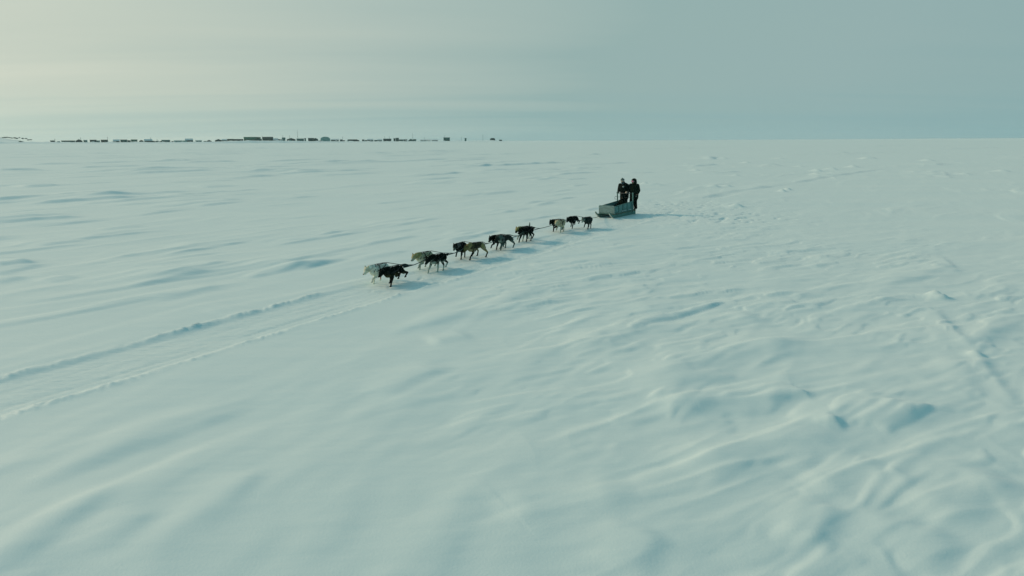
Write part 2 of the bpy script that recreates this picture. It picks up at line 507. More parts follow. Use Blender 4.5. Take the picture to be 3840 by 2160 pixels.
# many smaller wind drifts over the plain on the left, all running with the wind
_dr = random.Random(21)
for _k in range(95):
    _rr = 22 * (9.0 ** _dr.random()); _az = math.radians(_dr.uniform(-41, 6))
    _cx, _cy = _rr * math.sin(_az), _rr * math.cos(_az)
    _ln = _dr.uniform(.10, .32) * _rr * .5 + 1.5; _an = math.radians(_dr.gauss(56, 6))
    _pp = []
    for _q in range(4):
        _t = (_q / 3 - .5) * _ln; _o = _dr.gauss(0, .012 * _ln)
        _pp.append((_cx + _t * math.cos(_an) - _o * math.sin(_an), _cy + _t * math.sin(_an) + _o * math.cos(_an)))
    DRIFTS = globals().setdefault('DRIFTS', [])
    DRIFTS.append((_pp, _dr.uniform(.045, .11) * (_rr / 30) ** .3, _dr.uniform(1.2, 2.6) * (_rr / 30) ** .5, _dr.uniform(.20, .36) * (_rr / 30) ** .5))
for _k in range(90):
    _rr = 85 * (5.5 ** _dr.random()); _az = math.radians(_dr.uniform(-42, 38) if _k % 3 else _dr.uniform(-42, 0))
    _cx, _cy = _rr * math.sin(_az), _rr * math.cos(_az)
    _ln = _dr.uniform(.06, .26) * _rr; _an = math.radians(_dr.gauss(50, 8) if _az < .1 else _dr.gauss(35, 18))
    _pp = [(_cx + _t * _ln * math.cos(_an), _cy + _t * _ln * math.sin(_an)) for _t in (-.5, .5)]
    DRIFTS.append((_pp, _dr.uniform(.14, .34) * (_rr / 120) ** .35, _dr.uniform(2.5, 5) * (_rr / 120) ** .6, _dr.uniform(.7, 1.3) * (_rr / 120) ** .6))
OLDTRACKS = [
    [(-60, 1160), (300, 1105), (760, 1035), (1060, 995), (1250, 950), (1420, 915)],
    [(620, 1045), (960, 1000), (1180, 972), (1320, 945)],
]
FARTRACK = [(2520, 752), (2643, 738), (2760, 712), (2900, 696), (3050, 670), (3100, 664), (3230, 645), (3330, 632)]
LUMPS = [(3508, 1120, .19, .22, .20), (3535, 1128, .10, .2, .16), (3125, 1605, .06, .13, .2), (3010, 1492, .04, .15, .2), (3655, 1345, .05, .12, .25)] + [(x, y, h, a, b) for x, y, h, a, b in [
    (3266, 598, .5, .9, 2.2), (3480, 606, .4, .8, 2.0), (2800, 612, .3, .6, 1.8), (3065, 643, .32, .5, 1.3), (3120, 638, .35, .7, 1.3), (3200, 628, .32, .6, 1.5),
    (3060, 655, .25, .4, 1.0), (2660, 598, .4, 1.2, 2.4), (2715, 597, .4, .9, 2.4), (2925, 598, .3, .9, 2), (2900, 622, .35, 1.3, 1.8), (2680, 701, .22, .5, .9),
    (2730, 699, .2, .4, .8), (2935, 716, .22, .25, .6), (2955, 710, .2, .25, .6), (2765, 776, .22, .4, .6), (3620, 655, .25, .5, 1.2), (3760, 646, .3, .6, 1.4),
    (3240, 598, .3, .8, 2), (2610, 640, .25, .5, 1.4), (2460, 695, .2, .8, 1), (2420, 692, .2, .3, .6), (3000, 625, .2, .5, 1.4), (2760, 660, .18, .4, 1)]]
TRAIL_C = ground(1480, 1078)                            # a point on the trail's axis under the lead pair
TRAIL_V0 = TRAIL_C.x * TR_V.x + TRAIL_C.y * TR_V.y

# far relief, given as photo rows by photo column
FOOT = ([-900, 0, 640, 900, 1200, 1500, 1800, 2000, 2600, 3840, 4700], [540, 539.5, 538.8, 538, 536.8, 535, 533.5, 531, 528, 524, 520])
LAND = ([-900, -200, 0, 130, 300, 600, 800, 900, 985, 1100, 1200, 1300, 1500, 1650, 1760, 1850, 1900, 2000, 2600, 3840, 4700],
        [528.5, 528.5, 529.5, 533.2, 534, 534, 533, 530.4, 528, 528.2, 530.2, 530.6, 530.4, 529.2, 529.6, 527.4, 529.8, 530, 525, 517.5, 514])
BLUFF = ([-900, -500, -150, 0, 40, 80, 105, 125, 150, 170], [511, 509, 508.5, 510.5, 511, 513.5, 517.5, 522.5, 525, 530])


def px_of(x, y):
    return 1920 + FPX * math.cos(PITCH) * x / np.maximum(y, 1e-3) * 1.0 / (1.0)


def z_for_row(x, y, row):
    """height at ground position (x, y) that projects to photo row `row`"""
    cxp = np.where(y > 1, FPX * x / np.maximum(y, 1) * math.cos(PITCH), 0)
    # solve (P - C) . (u - k f) = 0 for z, with k = -(row-1080)/FPX
    k = -(row - 1080) / FPX
    nx = _u.x - k * _f.x; ny = _u.y - k * _f.y; nz = _u.z - k * _f.z
    return CAM_H - (nx * x + ny * y) / nz


def far_relief(x, y, r):
    pxx = 1920 + FPX * (x / np.maximum(y, 1.0)) * 0.977
    front = sstep(-0.1, 0.2, y / np.maximum(r, 1e-6))
    pxx = np.clip(pxx, -900, 4700)
    k1 = 820.0 / np.maximum(r, 1e-6)
    zf = z_for_row(x * k1, y * k1, np.interp(pxx, *FOOT))
    k2 = 890.0 / np.maximum(r, 1e-6)
    zl = z_for_row(x * k2, y * k2, np.interp(pxx, *LAND))
    k3 = 1060.0 / np.maximum(r, 1e-6)
    zb = z_for_row(x * k3, y * k3, np.interp(pxx, *BLUFF))
    base = zf * sstep(120, 820, r)
    shore = (zl - zf) * sstep(819, 827, r)
    bl = np.where(pxx < 175, np.maximum(zb - zl, 0), 0) * sstep(930, 1050, r) * (1 - sstep(1150, 1500, r))
    return (base + shore + bl) * front


def height(x, y, want_mask=False):
    r = np.hypot(x, y)
    az = np.degrees(np.arctan2(x, np.maximum(y, 1e-3)))
    near_right = sstep(-1.5, 3.5, x + 0.1 * y) * (1 - sstep(22, 45, r))
    # broad swells
    h = .10 * fbm(x / 19, y / 19, 2, 1) + .20 * perlin(x / 95, y / 95, 5)
    # field L : wind drifts along the trail direction, leaning over to the right
    u, v = rot(x, y, TR_DEG - 2)
    w1 = perlin(u / 7, v / 3.2, 20) * 1.1
    n1 = fbm(u / 9, (v + w1) / 2.1, 3, 30, .5)
    n1 = fbm(u / 9, (v + w1 + .75 * n1) / 2.1, 3, 30, .5)
    patch = sstep(-.15, .45, perlin(x / 16, y / 16, 40))
    hl = (.055 * sstep(-.25, .75, n1) + .028 * n1) * (.3 + patch)
    # far field: larger drifts
    w2 = perlin(u / 45, v / 14, 21) * 2.5
    n2 = fbm(u / 70, (v + w2) / 6.5, 3, 50, .5)
    n2 = fbm(u / 70, (v + w2 + 1.5 * n2) / 6.5, 3, 50, .5)
    hf = .14 * sstep(.05, .6, n2) * sstep(28, 90, r) * (1 - .92 * sstep(-6, 12, az))
    # field R : cross-running sastrugi on the right foreground
    u3, v3 = rot(x, y, 27)
    w3 = perlin(u3 / 3.3, v3 / 2.6, 22) * .9
    n3 = fbm(u3 / 5.2, (v3 + .5 * w3) / 1.15, 3, 60, .5)
    n3 = fbm(u3 / 5.2, (v3 + .5 * w3 + .5 * n3) / 1.15, 3, 60, .5)
    u4, v4 = rot(x, y, 100)
    n4 = fbm(u4 / 1.7, v4 / .9, 2, 70, .45)
    hr = .07 * sstep(-.3, .5, n3) + .03 * n3 + .018 * n4
    u5, v5 = rot(x, y, 72)
    n5 = fbm(u5 / 2.6, (v5 + .5 * perlin(u5 / 2, v5 / 2, 25)) / .95, 2, 80, .45)
    u6, v6 = rot(x, y, 30)
    q6 = perlin(u6 / 3.0, (v6 + .3 * perlin(u6 / 2.6, v6 / 1.6, 26)) / .55, 28)
    ridg = (1 - np.minimum(np.abs(q6) * 2.6, 1)) ** 2 * sstep(-.25, .35, perlin(x / 2.8, y / 2.8, 29))
    u7, v7 = rot(x, y, 118)
    q7 = perlin(u7 / 1.9, (v7 + .35 * perlin(u7 / 2, v7 / 2, 33)) / .9, 34)
    ridg2 = (1 - np.minimum(np.abs(q7) * 2.6, 1)) ** 2 * sstep(-.1, .4, perlin(x / 2.5, y / 2.5, 35))
    hr = hr + .030 * ridg + .014 * ridg2 + .014 * fbm(u6 / .62, v6 / .36, 2, 36)
    # wind-cut crust: thin layers ending in crisp, broken edges
    ut, vt = rot(x, y, 36)
    nt_ = fbm(ut / 2.6 + .25 * perlin(ut / .7, vt / .7, 171), (vt + .25 * perlin(ut / 1.2, vt / 1.2, 172)) / .75, 3, 173, .48)
    edge = .34 - .20 * sstep(8, 24, r)
    crust = (sstep(.10, .10 + edge, nt_) + .8 * sstep(.34, .34 + edge, nt_) - .7 * sstep(.16, .16 + edge, -nt_)) * sstep(-.1, .35, perlin(x / 4.5, y / 4.5, 175) + .25 * near_right)
    h = h + .022 * crust * (.30 + .95 * near_right) * (1 - sstep(45, 90, r))
    lobes = .030 * n5 * (1 - sstep(9, 15, r)) * (1 - near_right)
    h = h + hl * (1 - .6 * near_right) * (1 - .4 * sstep(60, 160, r)) + hf + hr * near_right * .55 + lobes
    wob = .12 * perlin(x / .9, y / .9, 90) + .3 * perlin(x / 3.1, y / 3.1, 91)
    for pts, hh, wa, wb in [([gp(*p) for p in q[0]],) + q[1:] for q in RIDGES] + DRIFTS:
        gpts = pts
        xs = [p[0] for p in gpts]; ys = [p[1] for p in gpts]; mrg = 2.5 * max(wa, wb) + .5
        m = (x > min(xs) - mrg) & (x < max(xs) + mrg) & (y > min(ys) - mrg) & (y < max(ys) + mrg)
        if not m.any(): continue
        xm, ym = x[m], y[m]
        fr_ = float(sstep(20, 30, np.array(math.hypot(sum(xs) / len(xs), sum(ys) / len(ys)))))
        boost = 1 - .34 * fr_ * (1 - .8 * float(sstep(50, 85, np.array(math.hypot(sum(xs) / len(xs), sum(ys) / len(ys)))))); wb = wb * (1 - .38 * fr_)
        if fr_ > .5 and len(gpts) > 2: gpts = [gpts[0], gpts[-1]]
        far = min(1.0, 0.35 + math.hypot(sum(xs) / len(xs), sum(ys) / len(ys)) / 60)
        d, t = polydist(xm, ym, gpts)
        d = d + wob[m] * (0.6 * wb / .3) * far
        prof = np.where(d < 0, np.exp(-(d / wa) ** 2), np.exp(-(np.abs(d) / wb) ** 2.2))
        L_ = math.hypot(xs[-1] - xs[0], ys[-1] - ys[0])
        fade = sstep(0, .28, t) * (1 - sstep(.72, 1, t))
        # past the ends the distance is to the end point: fade handles it
        um_, vm_ = rot(xm, ym, TR_DEG)
        mod = .8 + .8 * perlin(um_ / (wb * 9), vm_ / (wb * 3), 95)
        h[m] += hh * boost * prof * fade * np.clip(mod, .2, 1.5)
    # the trail: packed floor, two raised crumbly edges, runner grooves
    s = x * TR_DIR.x + y * TR_DIR.y
    vv = x * TR_V.x + y * TR_V.y - TRAIL_V0 + .10 * np.sin(s / 5.0) + .05 * np.sin(s / 1.9 + 1)
    sC = TRAIL_C.x * TR_DIR.x + TRAIL_C.y * TR_DIR.y
    ahead = s - sC                                       # negative: in front of the dogs (towards the camera)
    far_edge = -1.02; near_edge = .86
    a_far = 1 - sstep(-2.2, -.6, ahead); a_near = 1 - sstep(1, 16, ahead) * .40
    alive = 1 - sstep(30, 42, ahead)
    crumb = fbm(x / .16, y / .16, 2, 101, .6)
    crumb2 = fbm(s / .75 + .3 * perlin(x, y, 104), vv / .33, 3, 105, .6)
    floor = sstep(far_edge - .02, far_edge + .24, vv) * (1 - sstep(near_edge - .14, near_edge + .06, vv))
    h = h * (1 - .55 * floor * alive)
    h -= .032 * floor * alive * (.25 + .75 * (a_far * .6 + a_near * .4))
    brk = .55 + .75 * sstep(-.35, .35, perlin(s / 1.4, s * 0 + 2, 112)); brk2 = .35 + .9 * sstep(-.4, .3, perlin(s / 1.1, s * 0 + 7, 113))
    bf = np.exp(-((vv - far_edge + .07 + .05 * crumb2) / .085) ** 2)
    h += bf * a_far * (.024 + .045 * np.clip(crumb2, -.6, 1) + .026 * crumb) * brk * .85
    bn = np.exp(-((vv - near_edge - .05 + .09 * crumb2) / .13) ** 2)
    h += bn * a_near * alive * (.012 + .045 * np.clip(crumb2 + .05, -.3, 1) + .030 * crumb) * brk2 * .85
    for gv, gd in ((.48, .016), (-.30, .008), (.42, .008)):
        h -= gd * np.exp(-((vv - gv) / .038) ** 2) * alive * sstep(-.3, .3, perlin(s / 2.1, vv * 0 + gv * 7, 108) + .25) * (1 - sstep(20, 35, r))
    h += floor * alive * (.007 * perlin(s / .9, vv / .16, 110) + .006 * crumb2)
    trail = np.clip(floor + bn * .8 + bf * .8, 0, 1) * alive
    # paw-churned snow round the team
    chur = np.exp(-(vv / .75) ** 2) * sstep(-1.5, .5, ahead) * alive
    h -= .03 * chur * sstep(.18, .5, fbm(x / .28, y / .28, 2, 120))
    # old tracks and footprints
    for pts in OLDTRACKS:
        g_ = [gp(*p) for p in pts]
        m = (r < 60) & (y > 5)
        d, t = polydist(x[m], y[m], g_)
        d = d + .1 * np.sin(s[m] / 2.2)
        h[m] += (.026 * np.exp(-(np.where(d < 0, d / .5, d / .16)) ** 2) - .018 * np.exp(-((d - .3) / .18) ** 2)) * sstep(0, .15, t) * (1 - sstep(.85, 1, t))
    g_ = [gp(*p) for p in FARTRACK]
    m = (r > 30) & (r < 130) & (x > 0)
    d, t = polydist(x[m], y[m], g_)
    h[m] += (.13 * np.exp(-(np.where(d < 0, d / 1.6, d / .38)) ** 2) - .03 * np.exp(-((d - .8) / .4) ** 2)) * sstep(0, .1, t) * (1 - sstep(.9, 1, t)) * (.6 + .8 * np.clip(perlin(x[m] / 3, y[m] / 3, 130), -.4, .8))
    for lx, ly, lh, la, lb in LUMPS:
        cxx, cyy = gp(lx, ly)
        m = (np.abs(x - cxx) < 4 * lb) & (np.abs(y - cyy) < 4 * lb)
        if not m.any(): continue
        xm = x[m] - cxx; ym = y[m] - cyy
        jag = 1 + .5 * perlin(xm / (la * 1.1), ym / (la * 1.1), 140)
        q = np.where(xm < 0, xm / (la * 1.5), xm / (la * .8)) ** 2 + (ym / (lb * .8)) ** 2
        h[m] += lh * np.exp(-q * 1.1 * jag)
    # foot- and ski-prints behind and beside the sled
    for cx_, cy_, wx, wy, amp in ((2560, 812, 3.2, 4.5, .13), (2790, 812, 3.0, 4.0, .13), (2450, 760, 2.5, 4, .09), (2620, 770, 3, 3, .11), (2100, 838, 2, 2, .03)):
        gx, gy = gp(cx_, cy_)
        m = (np.abs(x - gx) < 3 * wx) & (np.abs(y - gy) < 3 * wy)
        xm, ym = x[m], y[m]
        um, vm = rot(xm, ym, 40)
        n = fbm(um / .9, vm / .5, 2, 150)
        h[m] -= .38 * amp * np.exp(-((xm - gx) / wx) ** 2 - ((ym - gy) / wy) ** 2) * sstep(.08, .42, n)
    h = h * (1 - .5 * sstep(500, 800, r)) + far_relief(x, y, r)
    h += 2.2 * sstep(1200, 2200, r) * (perlin(az / 3.1, az * 0 + 5, 181) + .5 * perlin(az / .8, az * 0 + 9, 182)) * sstep(-2, 3, az)
    # the sea ice edge: small broken ridge along the shore foot
    h += .5 * np.exp(-((r - 826 - 14 * perlin(az / 2.2, az * 0, 160)) / 10) ** 2) * np.clip(perlin(az / .7, az * 0 + 3, 161) + .3, 0, 1) * (1 - sstep(0, 4, az))
    h += np.clip(sstep(840, 900, r) * (1 - sstep(1000, 1200, r)), 0, 1) * (1.7 * np.clip(perlin(x / 15, y / 14, 165) + .6 * perlin(x / 6, y / 9, 166), -.4, 1) - .25) * (1 - sstep(-1, 2, az))
    if want_mask:
        return h, trail
    return h


def hz(x, y):
    return float(height(np.array([float(x)]), np.array([float(y)]))[0])


# the ground as one sheet, finest where the camera and a neighbouring viewpoint would see it
rows = [0.6, 1.2, 1.8, 2.4, 3.0]
r_ = 3.4
while r_ < 3200:
    rows.append(r_)
    r_ += r_ * (.0052 if r_ < 26 else .0046 if r_ < 170 else .008 if r_ < 420 else .012 if r_ < 812 else .004 if r_ < 930 else .012 if r_ < 1150 else .06)
rows = np.array(rows)
fine = np.radians(np.arange(-46.5, 46.501, 0.092))
coarse = np.radians(np.linspace(47, 313, 70)[1:-1])
ang = np.concatenate([fine, coarse])
NA, NR = len(ang), len(rows)
RR, AA = np.meshgrid(rows, ang, indexing='ij')
X = (RR * np.sin(AA)).ravel(); Y = (RR * np.cos(AA)).ravel()
Z, TM = height(X, Y, True)
verts = np.column_stack([X, Y, Z])
verts = np.vstack([verts, [[0, 0, float(Z[:NA].mean())]]])
TM = np.append(TM, 0)
i0 = np.arange(NR - 1)[:, None] * NA; j = np.arange(NA)[None, :]; j2 = (j + 1) % NA
quads = np.stack([i0 + j, i0 + NA + j, i0 + NA + j2, i0 + j2], axis=-1).reshape(-1, 4)
tris = np.stack([np.full(NA, NR * NA), j[0], j2[0]], axis=-1)
me = bpy.data.meshes.new('snow_ground')
me.vertices.add(len(verts)); me.vertices.foreach_set('co', verts.astype(np.float32).ravel())
nl = quads.size + tris.size
me.loops.add(nl); me.loops.foreach_set('vertex_index', np.concatenate([quads[:, ::-1].ravel(), tris[:, ::-1].ravel()]).astype(np.int32))
me.polygons.add(len(quads) + len(tris))
ls = np.concatenate([np.arange(len(quads)) * 4, len(quads) * 4 + np.arange(len(tris)) * 3]).astype(np.int32)
me.polygons.foreach_set('loop_start', ls)
me.polygons.foreach_set('use_smooth', np.ones(len(ls), dtype=bool))
me.update(calc_edges=True); me.validate()
ta = me.attributes.new('trail', 'FLOAT', 'POINT'); ta.data.foreach_set('value', TM.astype(np.float32))
me.materials.append(M['snow'])
gob = bpy.data.objects.new('snow_ground', me); col.objects.link(gob)
tag(gob, 'wind-packed snow plain with drifts and a sled trail', None, None, 'structure')
if me.polygons[len(quads) // 2].normal.z < 0:
    me.flip_normals()

HEAD = Vector((-TR_DIR.x, -TR_DIR.y, 0))
HEAD_A = math.atan2(HEAD.y, HEAD.x)

# ------------------------------------------------------------------ the sled (x forward, y to its left, z up)
_pf = ground(2319, 820); _pr = ground(2386, 803)
_mid = (_pf + _pr) * .5 + Vector((-.31, 0, 0))
SLED_W = .40                                            # half the runner gauge
SL_A = HEAD_A - math.radians(4.0)
_sy = Vector((-math.sin(SL_A), math.cos(SL_A), 0))
SL_LOC = _mid - _sy * SLED_W + Vector((math.cos(SL_A), math.sin(SL_A), 0)) * (-.12)
_gz = [hz(SL_LOC.x + math.cos(SL_A) * a - math.sin(SL_A) * b, SL_LOC.y + math.sin(SL_A) * a + math.cos(SL_A) * b) for a in (-1.2, -.6, 0, .6, 1.2) for b in (-.4, .4)]
SL_LOC.z = sum(_gz) / len(_gz) + .004
sled = empty('dog_sled', SL_LOC, SL_A)
tag(sled, 'grey plywood box sled on upturned runners, pulled by the dog team', 'sled')


def runner_outline(dz=0.0, t=None):
    bot = [(-1.62, .0), (1.05, .0)] + [(1.05 + .62 * k / 7, .30 * (k / 7) ** 1.8) for k in range(1, 8)]
    top = [(1.64, .36), (1.45, .235), (1.22, .19), (-1.60, .19)]
    return bot, top


for sgn in (-1, 1):
    y0 = sgn * SLED_W - .022; y1 = sgn * SLED_W + .022
    bot, top = runner_outline()
    rn = MB().prism(bot + top, y0, y1).build('runner', M['runner'], sled)
    strip = bot + [(p[0] - (.006 if i > 1 else 0), p[1] - .014) for i, p in reversed(list(enumerate(bot)))]
    strip = [(p[0], p[1] - .001) for p in strip]
    MB().prism([(p[0] + .003, p[1] - .0) for p in strip], y0 - .006, y1 + .006).build('runner_shoe', M['shoe'], rn)
# slats across the runners
for k in range(10):
    x = -1.5 + k * .29
    MB().box((x, 0, .204), (.17, .92, .024)).build('floor_slat', M['boards'], sled, bevel=.003)
# box sides: higher at the back
ZB = .218


def side_top(x):
    return .585 + (.715 - .585) * (1.12 - x) / 2.27


for sgn in (-1, 1):
    yo = sgn * .415
    pan = MB().prism([(-1.15, ZB), (1.12, ZB), (1.12, side_top(1.12)), (-1.15, side_top(-1.15))], yo - .008, yo + .008).build('side_panel', M['plyshade'], sled)
    for x in (-.98, -.45, .08, .60):
        h0, h1 = ZB + .085, side_top(x) - .015
        MB().box((x, yo + sgn * .020, (h0 + h1) / 2), (.045, .022, h1 - h0)).build('batten', M['batten'], pan, bevel=.003)
    MB().box((-.03, yo + sgn * .024, ZB + .06), (2.1, .032, .045)).build('side_rail', M['batten'], pan, bevel=.004)
    # snow caught on the rail
    sn = MB()
    for a, b in ((-1.02, -.58), (-.40, .30), (.42, .52)):
        n = max(2, int((b - a) / .08))
        sn.tube([(a + (b - a) * i / n, yo + sgn * .032, ZB + .088 + .004 * math.sin(i * 2.1)) for i in range(n + 1)],
                [.004 + .010 * math.sin(math.pi * (i + .3) / (n + .6)) + .003 * math.sin(i * 3.7) for i in range(n + 1)], 6)
    sn.build('rail_snow', M['roof_snow'], pan, True)
    MB().prism([(-1.16, side_top(-1.16) + .001), (1.11, side_top(1.11) + .001), (1.11, side_top(1.11) + .024), (-1.16, side_top(-1.16) + .024)], yo - .016, yo + .016).build('top_rail', M['batten'], pan)
# front panel with rounded upper corners, tipped slightly forward
W2, zt = .455, .655
poly = [(-W2 + .02, .205), (W2 - .02, .205), (W2, .25)]
for cxy, a0 in (((W2 - .06, zt - .06), 0), ((-W2 + .06, zt - .06), 90)):
    for k in range(5):
        a = math.radians(a0 + 90 * k / 4)
        poly.append((cxy[0] + .06 * math.cos(a), cxy[1] + .06 * math.sin(a)))
poly.append((-W2, .25))
mb = MB(); n = len(poly)
fx = lambda z, t: 1.135 + (z - .2) * .06 + t
mb.add([(fx(p[1], 0), p[0], p[1]) for p in poly] + [(fx(p[1], .018), p[0], p[1]) for p in poly],
       [tuple(range(n)), tuple(range(2 * n - 1, n - 1, -1))] + [((k + 1) % n, k, n + k, n + (k + 1) % n) for k in range(n)])
fp = mb.build('front_panel', M['ply'], sled)
for sy_ in (-.36, .36):
    for z in (.30, .56):
        MB().capsule((fx(z, .018), sy_, z), (fx(z, .021), sy_, z), .012, .012, 8).build('bolt', M['steel'], fp, True)
MB().box((1.19, 0, .232), (.05, .80, .05)).build('front_crossbeam', M['batten'], sled, bevel=.005)
MB().prism([(-1.17, ZB), (-1.152, ZB), (-1.152, .60), (-1.17, .60)], -.40, .40).build('back_panel', M['plyshade'], sled)
# rear uprights and the driving bow
PT = {}
for sgn in (-1, 1):
    b = Vector((-1.16, sgn * .452, .10)); t = Vector((-1.06, sgn * .462, 1.20))
    d = (t - b)
    q = d.to_track_quat('Z', 'Y').to_matrix()
    MB().box((b + t) / 2, (.060, .034, d.length), q).build('handle_post', M['post'] if sgn > 0 else M['batten'], sled, bevel=.005)
    PT[sgn] = t
MB().tube([(-1.075, -.47, 1.145), (-1.075, .47, 1.145)], .017, 10).build('handlebar', M['steel'], sled, True)
MB().tube([(-1.10, -.46, .93), (-1.10, -.2, .92), (-1.10, .2, .92), (-1.10, .46, .93)], .007, 6).build('cross_cord', M['rope'], sled, True)
ring = [(-1.06 + .015 * math.sin(a * 2), -.535 + .075 * math.cos(a), .885 + .085 * math.sin(a)) for a in [2 * math.pi * k / 18 for k in range(19)]]
MB().tube(ring, .009, 6).build('rope_coil', M['rope'], sled, True)
# foot board on the runner tails
MB().box((-1.40, 0, .232), (.36, .86, .028)).build('foot_board', M['boards'], sled, bevel=.004)
# bridle
br = MB()
for sgn in (-1, 1):
    br.tube([(1.50, sgn * SLED_W, .25), (1.75, sgn * .20, .20), (2.0, 0, .17)], .011, 6)
br.build('bridle', M['rope'], sled, True)


def sled_pt(x, y, z):
    c, s_ = math.cos(SL_A), math.sin(SL_A)
    return Vector((SL_LOC.x + c * x - s_ * y, SL_LOC.y + s_ * x + c * y, SL_LOC.z + z))
# ------------------------------------------------------------------ people (x is where they face, z up, origin at the feet / seat)
def lerp(a, b, t): return Vector(a) + (Vector(b) - Vector(a)) * t


def limb(mb, pts, rs, sc_=None):
    for i in range(len(pts) - 1):
        mb.capsule(pts[i], pts[i + 1], rs[i], rs[i + 1], 14, sc_)


def hand(mb, wrist, dirv_, palm_dir, side, scale=1.0, curl=1.15):
    """palm and five curled fingers; dirv_ points to the fingers, palm_dir out of the palm"""
    d = Vector(dirv_).normalized(); p = Vector(palm_dir).normalized(); a = d.cross(p).normalized() * side
    p = a.cross(d).normalized() * (1 if (a.cross(d)).dot(p) > 0 else -1)
    w = Vector(wrist)
    k = scale
    mb.capsule(w, w + d * .05 * k, .030 * k, .038 * k)
    for i, ln in enumerate((.070, .080, .076, .060)):
        o = w + d * .082 * k + a * (.033 - .022 * i) * k
        mb.capsule(w + d * .04 * k + a * (.028 - .018 * i) * k, o, .019 * k, .014 * k, 8)
        c = o; an = .25
        for j_ in range(3):
            an += curl * (.75 if j_ == 0 else .62)
            c2 = c + (d * math.cos(an) + p * math.sin(an)) * ln * k * (.44, .32, .26)[j_]
            mb.capsule(c, c2, (.0135 - .0012 * j_) * k, (.0125 - .0012 * j_) * k, 8)
            c = c2
    t0 = w + d * .025 * k + a * .030 * k
    t1 = t0 + (d * .55 + a * .75 + p * .35).normalized() * .040 * k
    t2 = t1 + (d * .75 + p * .75 + a * .05).normalized() * .034 * k
    t3 = t2 + (d * .45 + p * .9 - a * .35).normalized() * .026 * k
    mb.capsule(t0, t1, .019 * k, .016 * k, 8); mb.capsule(t1, t2, .016 * k, .0135 * k, 8); mb.capsule(t2, t3, .0135 * k, .012 * k, 8)


def person(root, J, look, coat, kind):
    """J: joint positions in the root's frame"""
    hc = Vector(J['head']); f = Vector(look).normalized(); up = Vector((0, 0, 1)); up = (up - f * up.dot(f)).normalized(); sd_ = up.cross(f)
    H = lambda x, y, z: hc + f * x + sd_ * y + up * z
    # --- body: one continuous skin surface
    b = MB()
    b.capsule(H(.01, 0, .035), H(-.015, 0, .03), .083, .085, 14, (.92, 1.12))
    b.capsule(H(.03, 0, -.02), H(.045, 0, -.075), .064, .044, 12)
    b.capsule(H(.085, 0, .015), H(.108, 0, -.022), .010, .015, 8)
    b.capsule(H(.085, -.03, .03), H(.085, .03, .03), .012, .012, 8)
    b.capsule(H(.085, -.018, -.062), H(.085, .018, -.062), .008, .008, 8)
    for s in (-1, 1):
        b.capsule(H(-.005, s * .082, .012), H(-.012, s * .086, -.018), .016, .012, 8)
        b.capsule(H(.055, s * .045, -.01), H(.06, s * .04, -.03), .022, .018, 8)
    b.capsule(J['neck'], H(-.005, 0, -.05), .058, .054)
    limb(b, [J['pelvis'], J['waist'], J['chest'], J['neck']], [.125, .115, .125, .06], (1.2, .85))
    for s in ('l', 'r'):
        limb(b, [J['sh' + s], J['el' + s], J['wr' + s]], [.055, .042, .028])
        b.capsule(J['chest'], J['sh' + s], .09, .055)
        limb(b, [J['hip' + s], J['kn' + s], J['an' + s]], [.085, .058, .040])
        b.capsule(J['pelvis'], J['hip' + s], .10, .085)
        b.capsule(J['an' + s], J['toe' + s], .038, .030)
        hand(b, J['wr' + s], Vector(J['hd' + s]), Vector((0, 0, -1)) if abs(Vector(J['hd' + s]).normalized().z) < .8 else f, 1 if s == 'l' else -1, .92)
    body = b.remeshed('body', M['skin'], root, .0105, 3)
    for s in (-1, 1):
        MB().capsule(H(.077, s * .031, .016), H(.078, s * .031, .016), .011, .011, 8).build('eye', M['eye'], body, True)
    # --- clothes follow the body
    j = MB()
    limb(j, [J['hem'], J['pelvis'], J['waist'], J['chest']], [.205, .205, .195, .20], (1.22, .90))
    j.capsule(J['chest'], J['neck'], .165, .095, 14, (1.2, .9))
    for s in ('l', 'r'):
        j.capsule(lerp(J['chest'], J['sh' + s], .35), J['sh' + s], .145, .112)
        limb(j, [J['sh' + s], J['el' + s], lerp(J['el' + s], J['wr' + s], .88)], [.110, .090, .066])
        j.capsule(lerp(J['el' + s], J['wr' + s], .5), lerp(J['el' + s], J['wr' + s], .9), .068, .062)
    j.capsule(J['neck'], H(-.05, 0, -.085), .095, .085)
    jac = j.remeshed('parka', coat, root, .016, 5)
    p = MB()
    for s in ('l', 'r'):
        limb(p, [J['hip' + s], J['kn' + s], lerp(J['kn' + s], J['an' + s], .93)], [.135, .106, .086])
        p.capsule(J['pelvis'], J['hip' + s], .135, .125)
        p.capsule(lerp(J['kn' + s], J['an' + s], .78), lerp(J['kn' + s], J['an' + s], .95), .088, .090)
    p.remeshed('snow_pants', M['snowpants'], root, .016, 4)
    for s in ('l', 'r'):
        bt = MB(); a = Vector(J['an' + s]); t = Vector(J['toe' + s]); sh = (Vector(J['kn' + s]) - a).normalized()
        bt.capsule(a + sh * .14, a, .072, .066); bt.capsule(a - (t - a).normalized() * .035, t, .062, .050, 12)
        bt.remeshed('boot', M['boot'], root, .012, 3)
        gl = MB()
        w = Vector(J['wr' + s]); d = Vector(J['hd' + s]).normalized()
        gl.capsule(w - d * .05, w + d * .01, .046, .040)
        hand(gl, w, d, Vector((0, 0, -1)) if abs(d.z) < .8 else f, 1 if s == 'l' else -1, 1.22)
        gl.remeshed('glove', M['paleglove'] if (kind == 'beanie' and s == 'l') else M['mitt'], root, .008, 2)
    return H, body, jac


def shell_cap(H, zlow, pad, name, mt, root, back=0.0, voxel=.011):
    m = MB()
    m.capsule(H(.005, 0, .055 + zlow), H(-.025, 0, .05 + zlow), .088 + pad, .090 + pad, 16, (.95, 1.05))
    return m


